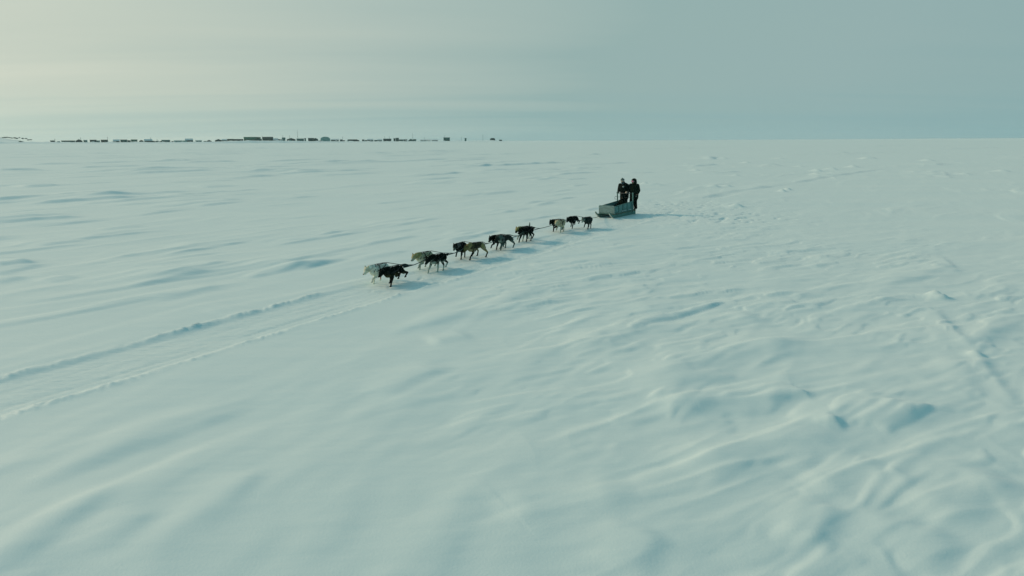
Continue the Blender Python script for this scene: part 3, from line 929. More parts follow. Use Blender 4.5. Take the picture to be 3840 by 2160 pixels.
def stander(name, label, ly, kind, lean, turn):
    """standing on the foot board behind the box, holding the driving bow"""
    foot = sled_pt(-1.42, ly, .250)
    root = empty(name, foot, SL_A + math.radians(turn)); root.scale = (1.0, 1.06, .94)
    tag(root, label, 'person')
    inv = root.matrix_basis.inverted()

    def S(x, y, z):                                     # sled coordinates -> person coordinates
        return inv @ sled_pt(x, y, z)
    ln = lean
    J = dict(pelvis=(-.02, 0, .93), hem=(-.01, 0, .70), waist=(.0 + ln * .2, 0, 1.08), chest=(.0 + ln * .6, 0, 1.30), neck=(.0 + ln * .95, 0, 1.49), head=(.03 + ln * 1.25, 0, 1.64))
    for s, sg in (('l', 1), ('r', -1)):
        J['hip' + s] = (-.02, sg * .10, .88); J['kn' + s] = (.05, sg * .11, .47); J['an' + s] = (-.05, sg * .11, .085); J['toe' + s] = (.12, sg * .125, .045)
        J['sh' + s] = (-.01 + ln * .75, sg * .195, 1.41)
    if kind == 'beanie':
        tr = S(-1.12, -.44, 1.19); tl = S(-1.13, .02, 1.19)
        J['elr'] = Vector((-.06, -.36, 1.13)); J['ell'] = Vector((.02, .30, 1.12))
    else:
        tr = S(-1.13, .16, 1.19); tl = Vector((.07, .25, .86))
        J['elr'] = Vector((.02, -.32, 1.12)); J['ell'] = Vector((-.03, .265, 1.12))
    J['wrr'] = tr - (tr - J['elr']).normalized() * .05; J['wrl'] = tl - (tl - J['ell']).normalized() * .05
    J['hdr'] = (tr - J['elr']); J['hdl'] = (tl - J['ell'])
    for s in ('l', 'r'):
        J['wr' + s] = J['wr' + s] - Vector(J['hd' + s]).normalized() * .045
    look = Vector((1, -.12, -.30)) if kind == 'beanie' else Vector((1, -.35, -.10))
    H, body, jac = person(root, J, look, M['parka'] if kind == 'beanie' else M['parka2'], kind)
    if kind == 'beanie':
        m = MB(); m.capsule(H(.0, 0, .085), H(-.025, 0, .075), .098, .100, 16); m.capsule(H(-.02, 0, .17), H(-.02, 0, .185), .035, .028, 10)
        m.remeshed('beanie', M['beanie'], root, .012, 3)
        ring_ = [H(.097 * math.cos(a) - .01, .094 * math.sin(a), .048) for a in [2 * math.pi * k / 24 for k in range(25)]]
        MB().tube(ring_, .020, 8).build('beanie_band', M['band'], root, True)
        g = MB(); g.capsule(H(.035, 0, -.055), H(.01, 0, -.10), .068, .075, 14); g.capsule(H(0, 0, -.11), J['neck'], .08, .088)
        g.remeshed('neck_gaiter', M['gaiter'], root, .012, 3)
        c = Vector(J['chest']) + Vector((.165, .07, .03))
        MB().capsule(c, c + Vector((.012, 0, .004)), .048, .044, 14).build('chest_patch', M['patch'], root, True)
        hd = MB(); hd.capsule(Vector(J['neck']) + Vector((-.11, -.08, -.02)), Vector(J['neck']) + Vector((-.11, .08, -.02)), .085, .085)
        hd.capsule(Vector(J['neck']) + Vector((-.12, .0, -.10)), Vector(J['neck']) + Vector((-.12, 0, 0)), .07, .08)
        hd.remeshed('hood', M['parka'], root, .014, 4)
        pk = MB(); c = Vector(J['shl']) + Vector((-.09, .07, .00))
        pk.capsule(c, c + Vector((0, .01, -.04)), .052, .045, 12)
        pk.build('shoulder_pouch', M['beanie'], root, True)
    else:
        m = MB()
        m.capsule(H(-.02, 0, .075), H(-.05, 0, .06), .112, .118, 16)
        m.capsule(H(-.06, 0, .03), H(-.065, 0, -.10), .110, .115, 16)
        for s in (-1, 1):
            m.capsule(H(.02, s * .095, .05), H(.01, s * .085, -.10), .034, .05, 10)
        m.capsule(H(.03, -.05, -.125), H(.03, .05, -.125), .062, .062, 10)
        m.capsule(H(.075, -.06, .095), H(.075, .06, .095), .028, .028, 10)
        m.remeshed('hood', M['parka2'], root, .012, 4)
        g = MB(); g.capsule(H(.082, -.042, .012), H(.082, .042, .012), .046, .046, 14)
        g.remeshed('goggles', M['goggle'], root, .009, 3)
        st = [H(.088 * math.cos(a) + .006, .112 * math.sin(a), .02) for a in [math.radians(t) for t in (28, 45, 62, 80)]]
        MB().tube(st, .013, 6).build('goggle_strap', M['strap'], root, True)
        st = [H(.088 * math.cos(a) + .006, .112 * math.sin(a), .02) for a in [math.radians(-t) for t in (28, 45, 62, 80)]]
        MB().tube(st, .013, 6).build('goggle_strap', M['strap'], root, True)
        c = Vector((.10, .20, .80))
        MB().box(c, (.05, .07, .035)).build('pocket_tab', M['patch'], root, bevel=.008)
    return root


stander('person', 'person in black parka and grey knit hat gripping the sled handlebar', -.21, 'beanie', .15, -6)
stander('person', 'person in dark hooded parka with pink goggles standing at the sled post', .37, 'hood', .02, -8)


def rider():
    seat = sled_pt(-.74, .02, .218)
    root = empty('person', seat, SL_A); root.scale = (.92,) * 3
    tag(root, 'person in black hood sitting low inside the sled box', 'person')
    J = dict(pelvis=(-.05, 0, .13), hem=(.02, 0, .12), waist=(-.07, 0, .28), chest=(-.05, 0, .46), neck=(-.02, 0, .62), head=(.03, 0, .745))
    for s, sg in (('l', 1), ('r', -1)):
        J['hip' + s] = (.02, sg * .10, .13); J['kn' + s] = (.40, sg * .13, .36); J['an' + s] = (.66, sg * .12, .10); J['toe' + s] = (.78, sg * .13, .17)
        J['sh' + s] = (-.04, sg * .185, .54); J['el' + s] = Vector((.10, sg * .26, .32)); J['wr' + s] = Vector((.27, sg * .14, .38)); J['hd' + s] = Vector((.12, -sg * .05, .02))
    H, body, jac = person(root, J, Vector((1, .05, -.22)), M['parka'], 'rider')
    m = MB()
    m.capsule(H(-.02, 0, .07), H(-.05, 0, .06), .112, .118, 16); m.capsule(H(-.06, 0, .03), H(-.065, 0, -.10), .11, .12, 16)
    for s in (-1, 1):
        m.capsule(H(.03, s * .095, .06), H(.01, s * .085, -.11), .036, .05, 10)
    m.capsule(H(.075, -.06, .09), H(.075, .06, .09), .03, .03, 10)
    m.capsule(H(.05, -.04, -.12), H(.05, .04, -.12), .06, .06, 10)
    m.remeshed('hood', M['parka'], root, .012, 4)
    g = MB(); g.capsule(H(.055, 0, -.035), H(.02, 0, -.10), .078, .075, 14); g.capsule(H(.06, -.03, .0), H(.06, .03, .0), .05, .05, 10)
    g.remeshed('face_scarf', M['snowpants'], root, .012, 3)
    MB().box((.42, .0, .16), (.30, .16, .22)).build('lap_bag', M['parka2'], root, bevel=.03)


rider()
# ------------------------------------------------------------------ the dogs (x forward, origin on the snow under the shoulders)
BLACK = (.004, .009, .007); CHAR = (.010, .020, .017); GREY = (.08, .125, .11); WHITE = (.76, .79, .66); CREAM = (.44, .45, .30); TAN = (.20, .185, .08)
BROWN = (.05, .050, .022); PALE = (.33, .40, .34)


def two_bone(a, c, l1, l2, bend):
    """joint between a and c in the x-z plane; bend = +1 bulges forward, -1 backward"""
    a = Vector(a); c = Vector(c); d = c - a; D = min(d.length, (l1 + l2) * .998)
    t = d.normalized(); x = (l1 * l1 - l2 * l2 + D * D) / (2 * D); h = math.sqrt(max(l1 * l1 - x * x, 0))
    nrm_ = Vector((-t.z, 0, t.x)); nrm_ = nrm_ if nrm_.x * bend > 0 else -nrm_
    return a + t * x + nrm_ * h


GAITS = {  # foot targets (forward offset, lift) : front left, front right, hind left, hind right
    'trot_a': ((.02, .0), (.20, .10), (.17, .06), (-.24, .02)),
    'trot_b': ((.21, .11), (-.06, .0), (-.22, .03), (.14, .05)),
    'reach': ((.0, .0), (-.16, .07), (-.22, .17), (-.06, .13)),
    'stride': ((-.10, .0), (.24, .0), (.12, .0), (-.26, .05)),
    'drive': ((.16, .0), (-.12, .09), (-.20, .0), (.12, .07)),
    'gather': ((-.04, .0), (.10, .12), (.10, .0), (-.06, .06)),
}


def make_dog(label, fx_px, fy_px, yaw, gait, coat, tail='down', head=(0.0, 0.0, 0.0), scale=1.0, harness=True, side=0, tongue=False):
    p = ground(fx_px, fy_px)
    root = empty('sled_dog', (p.x, p.y, hz(p.x, p.y) - .012), HEAD_A + math.radians(yaw))
    scale *= .90; root.scale = (scale,) * 3
    tag(root, label, 'dog', 'sled dogs running in pairs')
    G = GAITS[gait]
    B = []                                              # bones: a, b, ra, rb, part, cross-section

    def bone(a, b, ra, rb, part, s=None): B.append((Vector(a), Vector(b), ra, rb, part, s))
    bob = .0
    bone((.10, 0, .455), (-.16, 0, .452), .140, .128, 'torso', (.75, 1.16))       # deep chest
    bone((-.16, 0, .460), (-.42, 0, .485), .114, .092, 'torso', (.80, 1.0))       # narrows to the belly
    bone((-.42, 0, .490), (-.56, 0, .485), .102, .092, 'torso', (.90, 1.0))       # rump
    bone((.0, 0, .560), (-.45, 0, .560), .055, .050, 'torso', (1.3, .8))          # back line
    bone((.12, 0, .40), (.17, 0, .44), .095, .09, 'chest')
    nh = Vector(head)
    hc = Vector((.40, 0, .565)) + nh
    nb = Vector((.09, 0, .535))
    mid = (nb + hc) / 2 + Vector((0, 0, .015))
    bone(nb, mid, .112, .098, 'neck', (.88, 1.08)); bone(mid, hc + Vector((-.05, 0, 0)), .103, .082, 'neck', (.92, 1.05))
    tilt = -.42 + nh.z * .8
    f = Vector((math.cos(tilt), nh.y * 1.6, math.sin(tilt))).normalized(); sd_ = Vector((0, 0, 1)).cross(f).normalized(); up = f.cross(sd_)
    Hd = lambda x, y, z: hc + f * x + sd_ * y + up * z
    bone(Hd(-.015, 0, .0), Hd(.045, 0, -.004), .094, .078, 'head', (1.05, .95))
    bone(Hd(.06, 0, -.02), Hd(.180, 0, -.030), .056, .036, 'muzzle', (.95, .9))
    bone(Hd(.03, 0, -.062), Hd(.145, 0, -.082), .030, .018, 'jaw', (1.2, .8))
    for s in (-1, 1):
        bone(Hd(-.03, s * .050, .060), Hd(-.050, s * .060, .122), .034, .010, 'ear', (1.15, .55))
        bone(Hd(.015, s * .048, -.02), Hd(-.01, s * .056, -.035), .034, .036, 'cheek')
    # legs
    feet = {}
    for i, (nm, sy_) in enumerate((('fl', 1), ('fr', -1))):
        dx, lift = G[i]
        sh = Vector((.07, sy_ * .088, .445))
        ft = Vector((.06 + dx, sy_ * .075, .052 + lift))
        wr = ft + Vector((-.022 - .25 * lift, 0, .072))
        el = two_bone(sh, wr, .185, .205, -1)
        bone((.045, sy_ * .075, .50), sh, .085, .072, 'shoulder', (.7, 1.1))
        bone(sh, el, .066, .047, 'upper', (.85, 1.1)); bone(el, wr, .044, .027, 'lower'); bone(wr, ft + Vector((0, 0, -.01)), .027, .025, 'lower')
        bone(ft + Vector((.0, 0, -.026)), ft + Vector((.042, 0, -.030)), .027, .022, 'paw', (1.15, .85))
    for i, (nm, sy_) in enumerate((('hl', 1), ('hr', -1))):
        dx, lift = G[2 + i]
        hip = Vector((-.47, sy_ * .078, .470))
        ft = Vector((-.50 + dx, sy_ * .080, .050 + lift))
        la = .35 + (-dx) * 1.4 + lift * 1.5                 # the shank leans back as the leg pushes off
        hk = ft + Vector((-math.sin(la) * .155, 0, math.cos(la) * .155))
        kn = two_bone(hip, hk, .205, .205, 1)
        bone(hip, kn, .098, .060, 'thigh', (.72, 1.15)); bone(kn, hk, .056, .029, 'hock'); bone(hk, ft, .028, .024, 'lower')
        bone(ft + Vector((-.004, 0, -.026)), ft + Vector((.044, 0, -.030)), .026, .022, 'paw', (1.15, .85))
    tp = {'down': [(-.60, 0, .50), (-.68, 0, .45), (-.73, 0, .36), (-.75, .01, .27)], 'out': [(-.60, 0, .52), (-.66, 0, .53), (-.72, .01, .51), (-.79, .02, .54)],
          'low': [(-.60, 0, .50), (-.69, 0, .46), (-.77, .01, .40), (-.84, .02, .36)], 'up': [(-.59, 0, .53), (-.64, 0, .57), (-.66, .01, .65), (-.65, .015, .745)],
          'bushy': [(-.60, 0, .54), (-.68, 0, .565), (-.77, .03, .55), (-.87, .06, .53)]}[tail]
    tr = {'bushy': (.034, .042, .062, .05), 'up': (.03, .032, .028, .014)}.get(tail, (.034, .036, .038, .016))
    for k in range(3):
        bone(tp[k], tp[k + 1], tr[k], tr[k + 1], 'tail')
    mb = MB()
    for a, b, ra, rb, part, s in B:
        mb.capsule(a, b, ra, rb, 14, s)
    base = dict(torso=coat['back'], chest=coat.get('chest', coat['back']), neck=coat.get('neck', coat['back']), head=coat.get('head', coat['back']),
                muzzle=coat.get('muzzle', coat.get('head', coat['back'])), jaw=coat.get('jaw', coat.get('muzzle', coat.get('head', coat['back']))), ear=coat.get('ear', coat['back']),
                cheek=coat.get('cheek', coat.get('head', coat['back'])), shoulder=coat.get('shoulder', coat['back']), upper=coat.get('upper', coat['back']),
                thigh=coat.get('thigh', coat['back']), hock=coat.get('hock', coat.get('legs', coat['back'])), lower=coat.get('legs', coat['back']), paw=coat.get('paw', coat.get('legs', coat['back'])),
                tail=coat.get('tail', coat['back']))
    belly = coat.get('belly', coat['back'])

    def hook(me_):
        nv = len(me_.vertices)
        co = np.empty(nv * 3, np.float32); me_.vertices.foreach_get('co', co); co = co.reshape(-1, 3).astype(float)
        no = np.empty(nv * 3, np.float32); me_.vertex_normals.foreach_get('vector', no); no = no.reshape(-1, 3).astype(float)
        W = np.zeros((nv, 3)); ws = np.zeros(nv)
        for a, b, ra, rb, part, s in B:
            a_ = np.array(a); d_ = np.array(b) - a_; l2 = max(float(d_ @ d_), 1e-9)
            t = np.clip(((co - a_) @ d_) / l2, 0, 1)
            dist = np.linalg.norm(co - (a_ + t[:, None] * d_), axis=1) - (ra + (rb - ra) * t)
            w = np.exp(-np.clip(dist + .02, 0, 1) / .011)
            c = np.tile(np.array(base[part]), (nv, 1))
            if part in ('torso', 'chest', 'thigh', 'neck'):
                lim = {'torso': .40, 'chest': .38, 'thigh': .36, 'neck': .46}[part]
                k = sstep(.05, -.05, co[:, 2] - lim + .05 * perlin(co[:, 0] * 14, co[:, 1] * 14 + co[:, 2] * 9, 3))
                k = 1 - np.clip((co[:, 2] - lim + .06 * perlin(co[:, 0] * 14, co[:, 1] * 14 + co[:, 2] * 9, 3)) / .08 + .5, 0, 1)
                c = c * (1 - k[:, None]) + np.array(belly) * k[:, None]
            W += c * w[:, None]; ws += w
        C = W / ws[:, None]
        n_ = perlin(co[:, 0] * 11, co[:, 1] * 16 + co[:, 2] * 16, 8)
        C *= (1 + .35 * n_)[:, None]
        # shaggy outline on trunk, neck, tail and breeches
        ruff = np.clip((co[:, 2] - .30) / .12, 0, 1)
        dsp = (.010 * perlin(co[:, 0] * 22, co[:, 1] * 30 + co[:, 2] * 30, 12) + .006 * perlin(co[:, 0] * 55, co[:, 1] * 60 + co[:, 2] * 60, 13)) * (.25 + .75 * ruff)
        co2 = co + no * dsp[:, None]
        me_.vertices.foreach_set('co', co2.astype(np.float32).ravel())
        at = me_.attributes.new('coat', 'FLOAT_COLOR', 'POINT')
        at.data.foreach_set('color', np.column_stack([np.clip(C, .004, 1), np.ones(nv)]).astype(np.float32).ravel())
    body = mb.remeshed('body', M['fur'], root, .0105, 3, hook)
    MB().capsule(Hd(.210, 0, -.018), Hd(.218, 0, -.020), .017, .014, 8, (1.15, .9)).build('nose', M['nose'], root, True)
    for s in (-1, 1):
        MB().capsule(Hd(.082, s * .047, .026), Hd(.085, s * .047, .026), .010, .010, 8).build('eye', M['eye'], root, True)
    if tongue:
        MB().capsule(Hd(.13, .006, -.075), Hd(.165, .012, -.125), .016, .012, 8, (1.2, .5)).build('tongue', M['tongue'], root, True)
    if harness:
        h = MB()
        # collar loop round the neck base, girth loop behind the elbows, straps to the tug ring above the tail
        def loop(cx_, tiltx, ry, rz, zc_, r=.012):
            pts = []
            for k in range(25):
                a = 2 * math.pi * k / 24
                zz = math.sin(a) * rz
                pts.append((cx_ + tiltx * zz, math.cos(a) * ry, zc_ + zz))
            h.tube(pts, r, 6, False)
        loop(.115, -.62, .112, .128, .512); loop(-.10, -.05, .127, .176, .455)
        for s in (-1, 1):
            h.tube([(.09, s * .118, .44), (.0, s * .133, .45), (-.10, s * .134, .47), (-.28, s * .120, .50), (-.45, s * .085, .565), (-.56, s * .02, .598), (-.585, 0, .595)], .012, 6)
            h.tube([(.02, s * .06, .615), (-.10, s * .062, .615), (-.28, s * .05, .615), (-.45, s * .025, .612), (-.56, 0, .602)], .010, 6)
        h.build('harness', M['webbing'], root, True)
    bpy.context.view_layer.update()
    c, s_ = math.cos(root.rotation_euler.z), math.sin(root.rotation_euler.z)
    W_ = lambda v: Vector((p.x + (c * v[0] - s_ * v[1]) * scale, p.y + (s_ * v[0] + c * v[1]) * scale, root.location.z + v[2] * scale))
    return dict(root=root, tug=W_((-.60, 0, .60)), neck=W_((.12, 0, .46)))


BT = dict(back=BLACK, chest=BLACK, belly=CHAR, legs=PALE, hock=CHAR, paw=PALE, head=BLACK, muzzle=CHAR, jaw=GREY)
DOGS = [
    make_dog('white lead dog on the far side of the front pair', 1409, 1064, 4, 'trot_b', dict(back=WHITE, head=(.56, .60, .45), ear=(.46, .48, .33), belly=WHITE, legs=WHITE, muzzle=WHITE), 'low', (.0, 0, -.03), 1.02, True, -1),
    make_dog('black lead dog with bushy tail on the near side of the front pair', 1463, 1071, 3, 'reach', dict(back=BLACK, belly=BROWN, legs=(.016, .015, .012), chest=BLACK, tail=(.02, .035, .035), jaw=GREY, muzzle=BLACK), 'bushy', (-.02, 0, -.045), 1.0, True, 1, True),
    make_dog('cream and tan dog in the second pair with dark harness straps', 1581, 1014, 2, 'trot_b', dict(back=CREAM, head=(.33, .33, .17), neck=(.30, .29, .13), belly=WHITE, legs=PALE, muzzle=PALE, ear=TAN), 'down', (0, 0, -.03), 1.0, True, -1),
    make_dog('black dog with pale forelegs and raised tail tip in the second pair', 1632, 1019, 0, 'stride', dict(BT, belly=PALE, upper=BLACK), 'out', (-.02, 0, -.07), 1.0, True, 1),
    make_dog('black dog with pale collar patch in the third pair', 1723, 976, 16, 'gather', dict(back=BLACK, belly=CHAR, legs=CHAR, neck=(.08, .09, .085), head=BLACK, muzzle=GREY, jaw=PALE), 'down', (0, -.02, -.01), 1.0, True, -1),
    make_dog('brown shepherd-coloured dog with tan hindquarters in the third pair', 1772, 972, -8, 'drive', dict(back=(.055, .058, .030), neck=TAN, head=(.15, .14, .06), belly=(.28, .25, .15), chest=TAN, thigh=(.22, .22, .11), hock=TAN, legs=CHAR, tail=CHAR, muzzle=BROWN), 'down', (-.02, .02, -.10), 1.02, True, 1),
    make_dog('charcoal dog with pale muzzle on the far side of the fourth pair', 1860, 940, 0, 'trot_a', dict(back=BLACK, head=BLACK, belly=CHAR, legs=CHAR, muzzle=CHAR, jaw=PALE, shoulder=CHAR), 'down', (0, 0, -.03), .98, True, -1),
    make_dog('dark dog with pale grey chest on the near side of the fourth pair', 1884, 941, -2, 'trot_b', dict(back=(.03, .045, .04), head=CHAR, chest=PALE, shoulder=(.15, .17, .165), neck=GREY, belly=GREY, legs=GREY), 'low', (-.02, 0, -.03), 1.0, True, 1),
    make_dog('tan-headed dog with upright tail in the fifth pair', 1958, 910, 0, 'trot_a', dict(back=(.05, .055, .03), head=(.27, .26, .11), neck=(.24, .23, .10), ear=TAN, belly=PALE, legs=PALE, tail=GREY, muzzle=CHAR), 'up', (0, 0, -.01), 1.04, True, -1),
    make_dog('black dog with pale chest strap on the near side of the fifth pair', 1967, 912, -4, 'stride', dict(back=BLACK, belly=CHAR, legs=CHAR, chest=GREY, head=BLACK), 'out', (-.08, 0, -.05), 1.04, True, 1),
    make_dog('dark dog partly hidden behind the cream dog of the sixth pair', 2080, 873, 0, 'trot_b', dict(back=CHAR, head=BLACK, belly=CHAR, legs=CHAR, muzzle=CHAR, jaw=GREY), 'down', (0, 0, -.01), .98, True, -1),
    make_dog('cream dog with dark harness on the near side of the sixth pair', 2097, 875, 6, 'gather', dict(back=(.42, .38, .25), head=CREAM, belly=PALE, legs=PALE, muzzle=PALE, hock=CREAM), 'down', (-.03, 0, -.03), 1.0, True, 1),
    make_dog('black dog with lifted paws nearest the sled on the far side', 2143, 861, 0, 'reach', dict(back=BLACK, belly=BLACK, legs=CHAR, paw=GREY, head=BLACK, muzzle=CHAR), 'down', (0, -.01, -.05), .98, True, -1),
    make_dog('dark grey dog with pale face running just ahead of the sled', 2200, 860, 5, 'gather', dict(back=(.028, .042, .038), head=GREY, muzzle=PALE, cheek=PALE, neck=CHAR, belly=CHAR, legs=(.05, .06, .055)), 'down', (0, -.05, -.02), 1.0, True, 1),
]
# gang line down the middle of the team, with a tug line and neck line to each dog
gl_pts = [sled_pt(1.98, 0, .17)]
pairs = [(DOGS[i], DOGS[i + 1]) for i in range(0, len(DOGS), 2)]
mids = []
for a, b in reversed(pairs):
    m = (a['neck'] + b['neck']) / 2
    t = (a['tug'] + b['tug']) / 2
    m.z = (a['root'].location.z + b['root'].location.z) / 2 + .40
    back = m - Vector((HEAD.x, HEAD.y, 0)) * 1.55; back.z = m.z - .03
    mids.append((m, back)); gl_pts += [back, m]
gang = MB()
sm = []
for i in range(len(gl_pts) - 1):
    a, b = gl_pts[i], gl_pts[i + 1]
    for k in range(4):
        t = k / 4; q = a.lerp(b, t); q.z -= .10 * t * (1 - t) * min((b - a).length / 2, 1); sm.append(q)
sm.append(gl_pts[-1])
gl_root = empty('gang_line', sm[0])
tag(gl_root, 'dark tow rope running from the sled between the paired dogs', 'rope')
loc0 = Vector(sm[0])
MB().tube([q - loc0 for q in sm], .013, 6).build('main_rope', M['rope'], gl_root, True)
for (m, back), (a, b) in zip(mids, reversed(pairs)):
    for d in (a, b):
        q = [back - loc0, (back.lerp(d['tug'], .5) - loc0) + Vector((0, 0, -.03)), d['tug'] - loc0]
        MB().tube(q, .010, 5).build('tug_line', M['rope'], gl_root, True)
        MB().tube([m - loc0, d['neck'] - loc0], .005, 5).build('neck_line', M['rope'], gl_root, True)
# ------------------------------------------------------------------ the far shore (photo pixels: x0, x1, roof row, base row, tone, roof kind)
ORD = ['first', 'second', 'third', 'fourth', 'fifth', 'sixth', 'seventh', 'eighth', 'ninth', 'tenth', 'eleventh', 'twelfth', 'thirteenth', 'fourteenth', 'fifteenth', 'sixteenth',
       'seventeenth', 'eighteenth', 'nineteenth', 'twentieth']


def ordw(n):
    tens = {20: 'twenty', 30: 'thirty', 40: 'forty', 50: 'fifty', 60: 'sixty'}
    tth = {20: 'twentieth', 30: 'thirtieth', 40: 'fortieth', 50: 'fiftieth', 60: 'sixtieth'}
    if n <= 20: return ORD[n - 1]
    t = n // 10 * 10
    return tth[t] if n == t else tens[t] + '-' + ORD[n - t - 1]


HOUSES = [
    (183, 199, 528, 531.5, 'dark', 'flat'), (224, 276, 527, 533.5, 'mid', 'flat'), (278, 304, 522, 532.5, 'dark', 'gable'), (308, 322, 525, 531, 'pale', 'flat'),
    (332, 356, 524, 531, 'dark', 'flat'), (357, 369, 526.5, 531, 'pale', 'flat'), (374, 398, 524, 530, 'dark', 'flat'), (420, 443, 523, 530, 'dark', 'snow'),
    (448, 471, 523.5, 531, 'mid', 'flat'), (473, 485, 526, 532, 'dark', 'flat'), (487, 511, 523, 532, 'green', 'flat'), (518, 533, 525, 533, 'dark', 'gable'),
    (537, 566, 521.5, 533, 'dark', 'snow'), (567, 575, 528, 533, 'mid', 'flat'), (581, 591, 528, 533, 'mid', 'flat'), (602, 633, 524.5, 533, 'mid', 'gable'),
    (640, 646, 529, 533, 'dark', 'flat'), (650, 678, 526.5, 534, 'pale', 'gable'), (680, 697, 527, 533, 'pale', 'flat'), (692, 719, 519.5, 530, 'dark', 'snow'),
    (730, 753, 526, 534, 'pale', 'gable'), (772, 789, 525, 532, 'dark', 'gable'), (803, 829, 521.5, 532, 'dark', 'gable'), (829, 847, 521.5, 527, 'dark', 'snow'),
    (849, 870, 521, 527, 'dark', 'flat'), (870, 909, 521.5, 530, 'dark', 'flat'), (909, 957, 513.5, 528, 'green', 'flat'), (957, 974, 514, 520, 'green', 'flat'),
    (958, 978, 520.5, 527, 'mid', 'flat'), (981, 1019, 513, 525, 'dark', 'gable'), (1019, 1040, 518.5, 525, 'dark', 'snow'), (1041, 1055, 522, 526, 'dark', 'flat'),
    (1056, 1067, 515.5, 525.5, 'mid', 'gable'), (1073, 1106, 517.5, 526, 'dark', 'gable'), (1110, 1137, 519.5, 525.5, 'mid', 'flat'), (1140, 1145, 518, 526, 'mid', 'flat'),
    (1154, 1175, 517.5, 523, 'dark', 'flat'), (1172, 1190, 517.5, 526, 'dark', 'gable'), (1199, 1235, 512.5, 528, 'pale', 'dome'), (1239, 1268, 521, 528.5, 'dark', 'snow'),
    (1273, 1282, 523, 529, 'dark', 'flat'), (1284, 1291, 526, 529.5, 'dark', 'flat'), (1302, 1337, 522.8, 528.8, 'dark', 'flat'), (1339, 1345, 525, 529, 'dark', 'flat'),
    (1357, 1364, 523, 529, 'dark', 'gable'), (1368, 1374, 525, 529, 'dark', 'flat'), (1375, 1398, 521, 527, 'dark', 'snow'), (1403, 1413, 525, 529, 'mid', 'flat'),
    (1414, 1431, 521.5, 528, 'mid', 'snow'), (1437, 1465, 520, 529, 'dark', 'gable'), (1475, 1482, 518.5, 527, 'dark', 'flat'), (1484, 1494, 517, 527, 'dark', 'flat'),
    (1496, 1511, 523, 529, 'mid', 'flat'), (1514, 1525, 522.5, 528, 'dark', 'gable'), (1532, 1548, 520.5, 529, 'mid', 'gable'), (1549, 1559, 522, 528, 'mid', 'flat'),
    (1576, 1612, 522.5, 529, 'pale', 'snow'), (1618, 1641, 523, 528, 'dark', 'snow'), (1663, 1686, 515.5, 527, 'mid', 'flat'), (1743, 1748, 518, 527, 'mid', 'flat'),
    (1838, 1856, 517.5, 525.5, 'dark', 'dome'), (1872, 1882, 524, 529, 'dark', 'flat'),
]
TONEW = dict(dark='dark', mid='grey', green='long green', pale='pale')
ROOFW = dict(flat='low flat-roofed house', gable='pitched-roof house', snow='house with snow-covered roof', dome='dome-roofed building')
vr = random.Random(3)
for i, (x0, x1, yt, yb, tone, rk) in enumerate(HOUSES):
    back = {957: 20, 849: 14, 692: 24, 680: -6, 1154: 12}.get(x0, 0)
    rr = 890 + vr.uniform(0, 26) + back
    a = at_range(x0, yb, rr); b = at_range(x1, yb, rr); t = at_range((x0 + x1) / 2, yt, rr)
    c = (a + b) / 2; w = (b - a).length * vr.uniform(.97, 1.03); dpt = min(max(5.5, w * vr.uniform(.45, .75)), 11)
    c.y += dpt * .5
    gz = hz(c.x, c.y)
    top = t.z; z0 = gz - .4
    hgt = max(top - z0, 1.6)
    lab = f'{TONEW[tone]} {ROOFW[rk]} on the far shore, {ordw(i + 1)} building from the left'
    root = empty('shoreline_house', (c.x, c.y, z0), vr.uniform(-.12, .12) - math.atan2(c.x, c.y))
    tag(root, lab, 'house', 'houses along the far shore')
    wm = M['house_' + tone]
    hw, hd = w / 2, dpt / 2
    if rk == 'dome':
        k = MB(); k.box((0, 0, hgt * .25), (w, dpt, hgt * .5)); k.build('wall', wm, root)
        arc = [(-hw * 1.03, hgt * .5)] + [(-hw * 1.03 * math.cos(math.pi * q / 10), hgt * .5 + hgt * .5 * math.sin(math.pi * q / 10)) for q in range(1, 10)] + [(hw * 1.03, hgt * .5)]
        MB().prism(arc, -hd * 1.02, hd * 1.02).build('roof', M['house_pale' if tone == 'pale' else 'roof_dark'], root)
    elif rk == 'flat':
        MB().box((0, 0, (hgt - .35) / 2), (w, dpt, hgt - .35)).build('wall', wm, root)
        MB().box((0, 0, hgt - .175), (w + .6, dpt + .6, .35)).build('roof', M['roof_dark'] if tone in ('dark', 'mid') else wm, root)
    else:
        rise = min(hgt * .42, 2.6); wl = hgt - rise
        MB().box((0, 0, wl / 2), (w, dpt, wl)).build('wall', wm, root)
        rm = M['roof_snow'] if rk == 'snow' else (M['roof_dark'] if tone == 'dark' else wm)
        if vr.random() < .5 or rk == 'snow':             # ridge runs along the front
            y = hd + .35
            poly_ = [(-y, wl), (y, wl), (0, hgt)]
            m_ = MB(); X0, X1 = -hw - .3, hw + .3
            m_.add([(X0, q[0], q[1]) for q in poly_] + [(X1, q[0], q[1]) for q in poly_], [(0, 1, 2), (5, 4, 3), (0, 3, 4, 1), (1, 4, 5, 2), (2, 5, 3, 0)])
        else:
            m_ = MB(); m_.prism([(-hw - .35, wl), (hw + .35, wl), (0, hgt)], -hd - .3, hd + .3)
        m_.build('roof', rm, root)
    # windows and a door on the wall towards the ice
    if w > 6 and rk != 'dome':
        zc_ = min(1.7 + .4, hgt * .5); nw = max(2, min(5, int(w / 3.5)))
        for q in range(nw):
            xx = -hw + w * (q + .5) / nw
            if q == nw // 2:
                MB().box((xx, -hd - .03, min(1.45, hgt * .4)), (.95, .10, min(2.0, hgt * .6))).build('door', M['roof_dark'], root)
            else:
                MB().box((xx, -hd - .03, zc_), (1.2, .08, min(1.0, hgt * .3))).build('window', M['glass'], root)

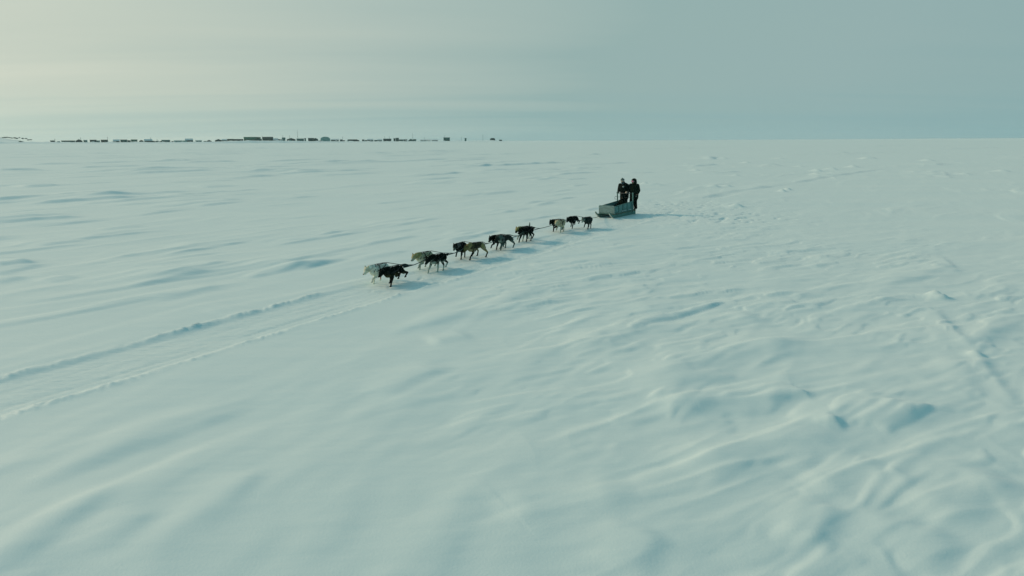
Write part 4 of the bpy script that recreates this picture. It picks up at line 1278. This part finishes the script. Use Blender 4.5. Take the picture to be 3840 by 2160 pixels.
# low sheds, tanks and parked gear between the houses
_sx = sorted(vr.uniform(210, 1700) for _ in range(34))
for i, x0 in enumerate(_sx):
    w_ = vr.uniform(3.5, 9); base_ = float(np.interp(x0, *LAND)) - .3
    yt = base_ - vr.uniform(2.5, 4.5); rr = 868 + vr.uniform(0, 14)
    a = at_range(x0, base_, rr); b = at_range(x0 + w_, base_, rr); t = at_range(x0, yt, rr)
    c = (a + b) / 2; w = (b - a).length; z0 = hz(c.x, c.y) - .3
    hgt = max(t.z - z0, 1.3)
    root = empty('shed', (c.x, c.y, z0), vr.uniform(-.5, .5))
    tn = vr.choice(['dark', 'mid', 'pale', 'dark'])
    tag(root, f'low {dict(dark="dark", mid="grey", pale="pale")[tn]} shed among the far houses, {ordw(i + 1)} shed from the left', 'shed', 'sheds on the far shore')
    MB().box((0, 0, hgt * .36), (w, 2.6, hgt * .72)).build('wall', M['house_' + tn], root)
    MB().add([(-w * .54, -1.5, hgt * .72), (w * .54, -1.5, hgt * .72), (w * .54, 1.5, hgt * .72), (-w * .54, 1.5, hgt * .72), (-w * .54, -1.5, hgt * .80), (w * .54, -1.5, hgt * .80), (w * .54, 1.5, hgt), (-w * .54, 1.5, hgt)],
             [(3, 2, 1, 0), (4, 5, 6, 7), (0, 1, 5, 4), (1, 2, 6, 5), (2, 3, 7, 6), (3, 0, 4, 7)]).build('roof', M['roof_snow'] if i % 3 == 0 else M['roof_dark'], root)

for px_, y0, y1, kind in ((207, 520, 532, 'p'), (304, 515, 532, 'p'), (405, 512, 531, 'p'), (566, 515, 531, 'p'), (590, 520, 532, 'p'), (984, 508, 525, 'p'), (1061, 507, 516, 'p'), (1087, 508, 524, 'p'),
                           (1285, 511, 528, 'p'), (1443, 511, 527, 'p'), (1461, 511, 527, 'p'), (1592, 515, 528, 'p'), (1668, 507, 516.5, 'p'), (1730, 512, 528, 'p'), (1811, 505, 527, 'p'),
                           (1117, 487, 525, 'm'), (1548, 499, 528, 'm')):
    rr = 905
    a = at_range(px_, y1, rr); t = at_range(px_, y0, rr)
    z0 = min(a.z, hz(a.x, a.y)) - .5
    h_ = t.z - z0
    if kind == 'p':
        root = empty('utility_pole', (a.x, a.y, z0), -.2)
        i_ = ['first', 'second', 'third', 'fourth', 'fifth', 'sixth', 'seventh', 'eighth', 'ninth', 'tenth', 'eleventh', 'twelfth', 'thirteenth', 'fourteenth', 'fifteenth']
        globals().setdefault('_pc', []).append(1)
        tag(root, f'thin utility pole above the far houses, {i_[len(_pc) - 1]} pole from the left', 'pole', 'utility poles along the far shore')
        MB().tube([(0, 0, 0), (0, 0, h_)], [.16, .11], 7).build('shaft', M['pole'], root)
        MB().box((0, 0, h_ - .7), (1.6, .12, .12)).build('crossarm', M['pole'], root)
    else:
        root = empty('radio_mast', (a.x, a.y, z0))
        tag(root, 'tall thin radio mast rising over the middle of the village' if px_ < 1300 else 'shorter radio mast near the right end of the village', 'mast')
        m_ = MB()
        for k in range(3):
            an = 2 * math.pi * k / 3
            m_.tube([(.3 * math.cos(an), .3 * math.sin(an), 0), (.10 * math.cos(an), .10 * math.sin(an), h_)], .04, 5)
        m_.build('lattice_legs', M['pole'], root)
        m_ = MB()
        for k in range(int(h_ / .8)):
            z = k * .8; s0 = .3 - .2 * z / h_; s1 = .3 - .2 * (z + .8) / h_
            for q in range(3):
                a0 = 2 * math.pi * q / 3; a1 = 2 * math.pi * (q + 1) / 3
                m_.tube([(s0 * math.cos(a0), s0 * math.sin(a0), z), (s1 * math.cos(a1), s1 * math.sin(a1), z + .8)], .02, 4)
        m_.build('lattice_braces', M['pole'], root)

# dark rock showing along the rim of the bluff, and a boulder group on the shore below
rk_ = random.Random(5)


def rock(px_, py_, rr, w, h_, label):
    c = at_range(px_, py_, rr)
    z = hz(c.x, c.y)
    bm = bmesh.new(); bmesh.ops.create_icosphere(bm, subdivisions=2, radius=1)
    for v in bm.verts:
        n_ = 1 + rk_.uniform(-.22, .22)
        v.co = Vector((v.co.x * w * n_, v.co.y * w * .8 * n_, v.co.z * h_ * n_))
    me_ = bpy.data.meshes.new('rock'); bm.to_mesh(me_); bm.free(); me_.materials.append(M['rock'])
    o = bpy.data.objects.new('rock_outcrop', me_); col.objects.link(o); o.location = (c.x, c.y, max(z, c.z - h_) + h_ * .15)
    tag(o, label, 'rock', 'dark rocks on the far bluff')


for k in range(16):
    x = -30 + k * 9.6 + rk_.uniform(-3.5, 3.5)
    y = np.interp(x, *BLUFF) + rk_.uniform(1.5, 6.0)
    rock(x, y, 1035 + rk_.uniform(-6, 6), rk_.uniform(.8, 1.9), rk_.uniform(.4, .8), f'dark bare rock on the rim of the far left bluff, {ORD[k]} from the left')
rock(76, 529, 885, 1.6, .8, 'upper dark boulder on the snow slope below the bluff')
rock(82, 532.5, 878, 1.7, .8, 'lower dark boulder on the snow slope below the bluff')
# ------------------------------------------------------------------ thin ice haze over the plain
hm = bpy.data.materials.new('ice_haze'); hm.use_nodes = True
hn = hm.node_tree; hn.nodes.clear()
ho = hn.nodes.new('ShaderNodeOutputMaterial'); pv = hn.nodes.new('ShaderNodeVolumePrincipled')
pv.inputs['Color'].default_value = (.80, .98, 1.0, 1); pv.inputs['Density'].default_value = HAZE_DENSITY; pv.inputs['Anisotropy'].default_value = 0.3
hn.links.new(pv.outputs[0], ho.inputs['Volume'])
hb = MB().box((0, 0, 18), (6700, 6700, 44)).build('haze', hm)
tag(hb, 'thin pale ice haze over the snow plain', None, None, 'stuff')
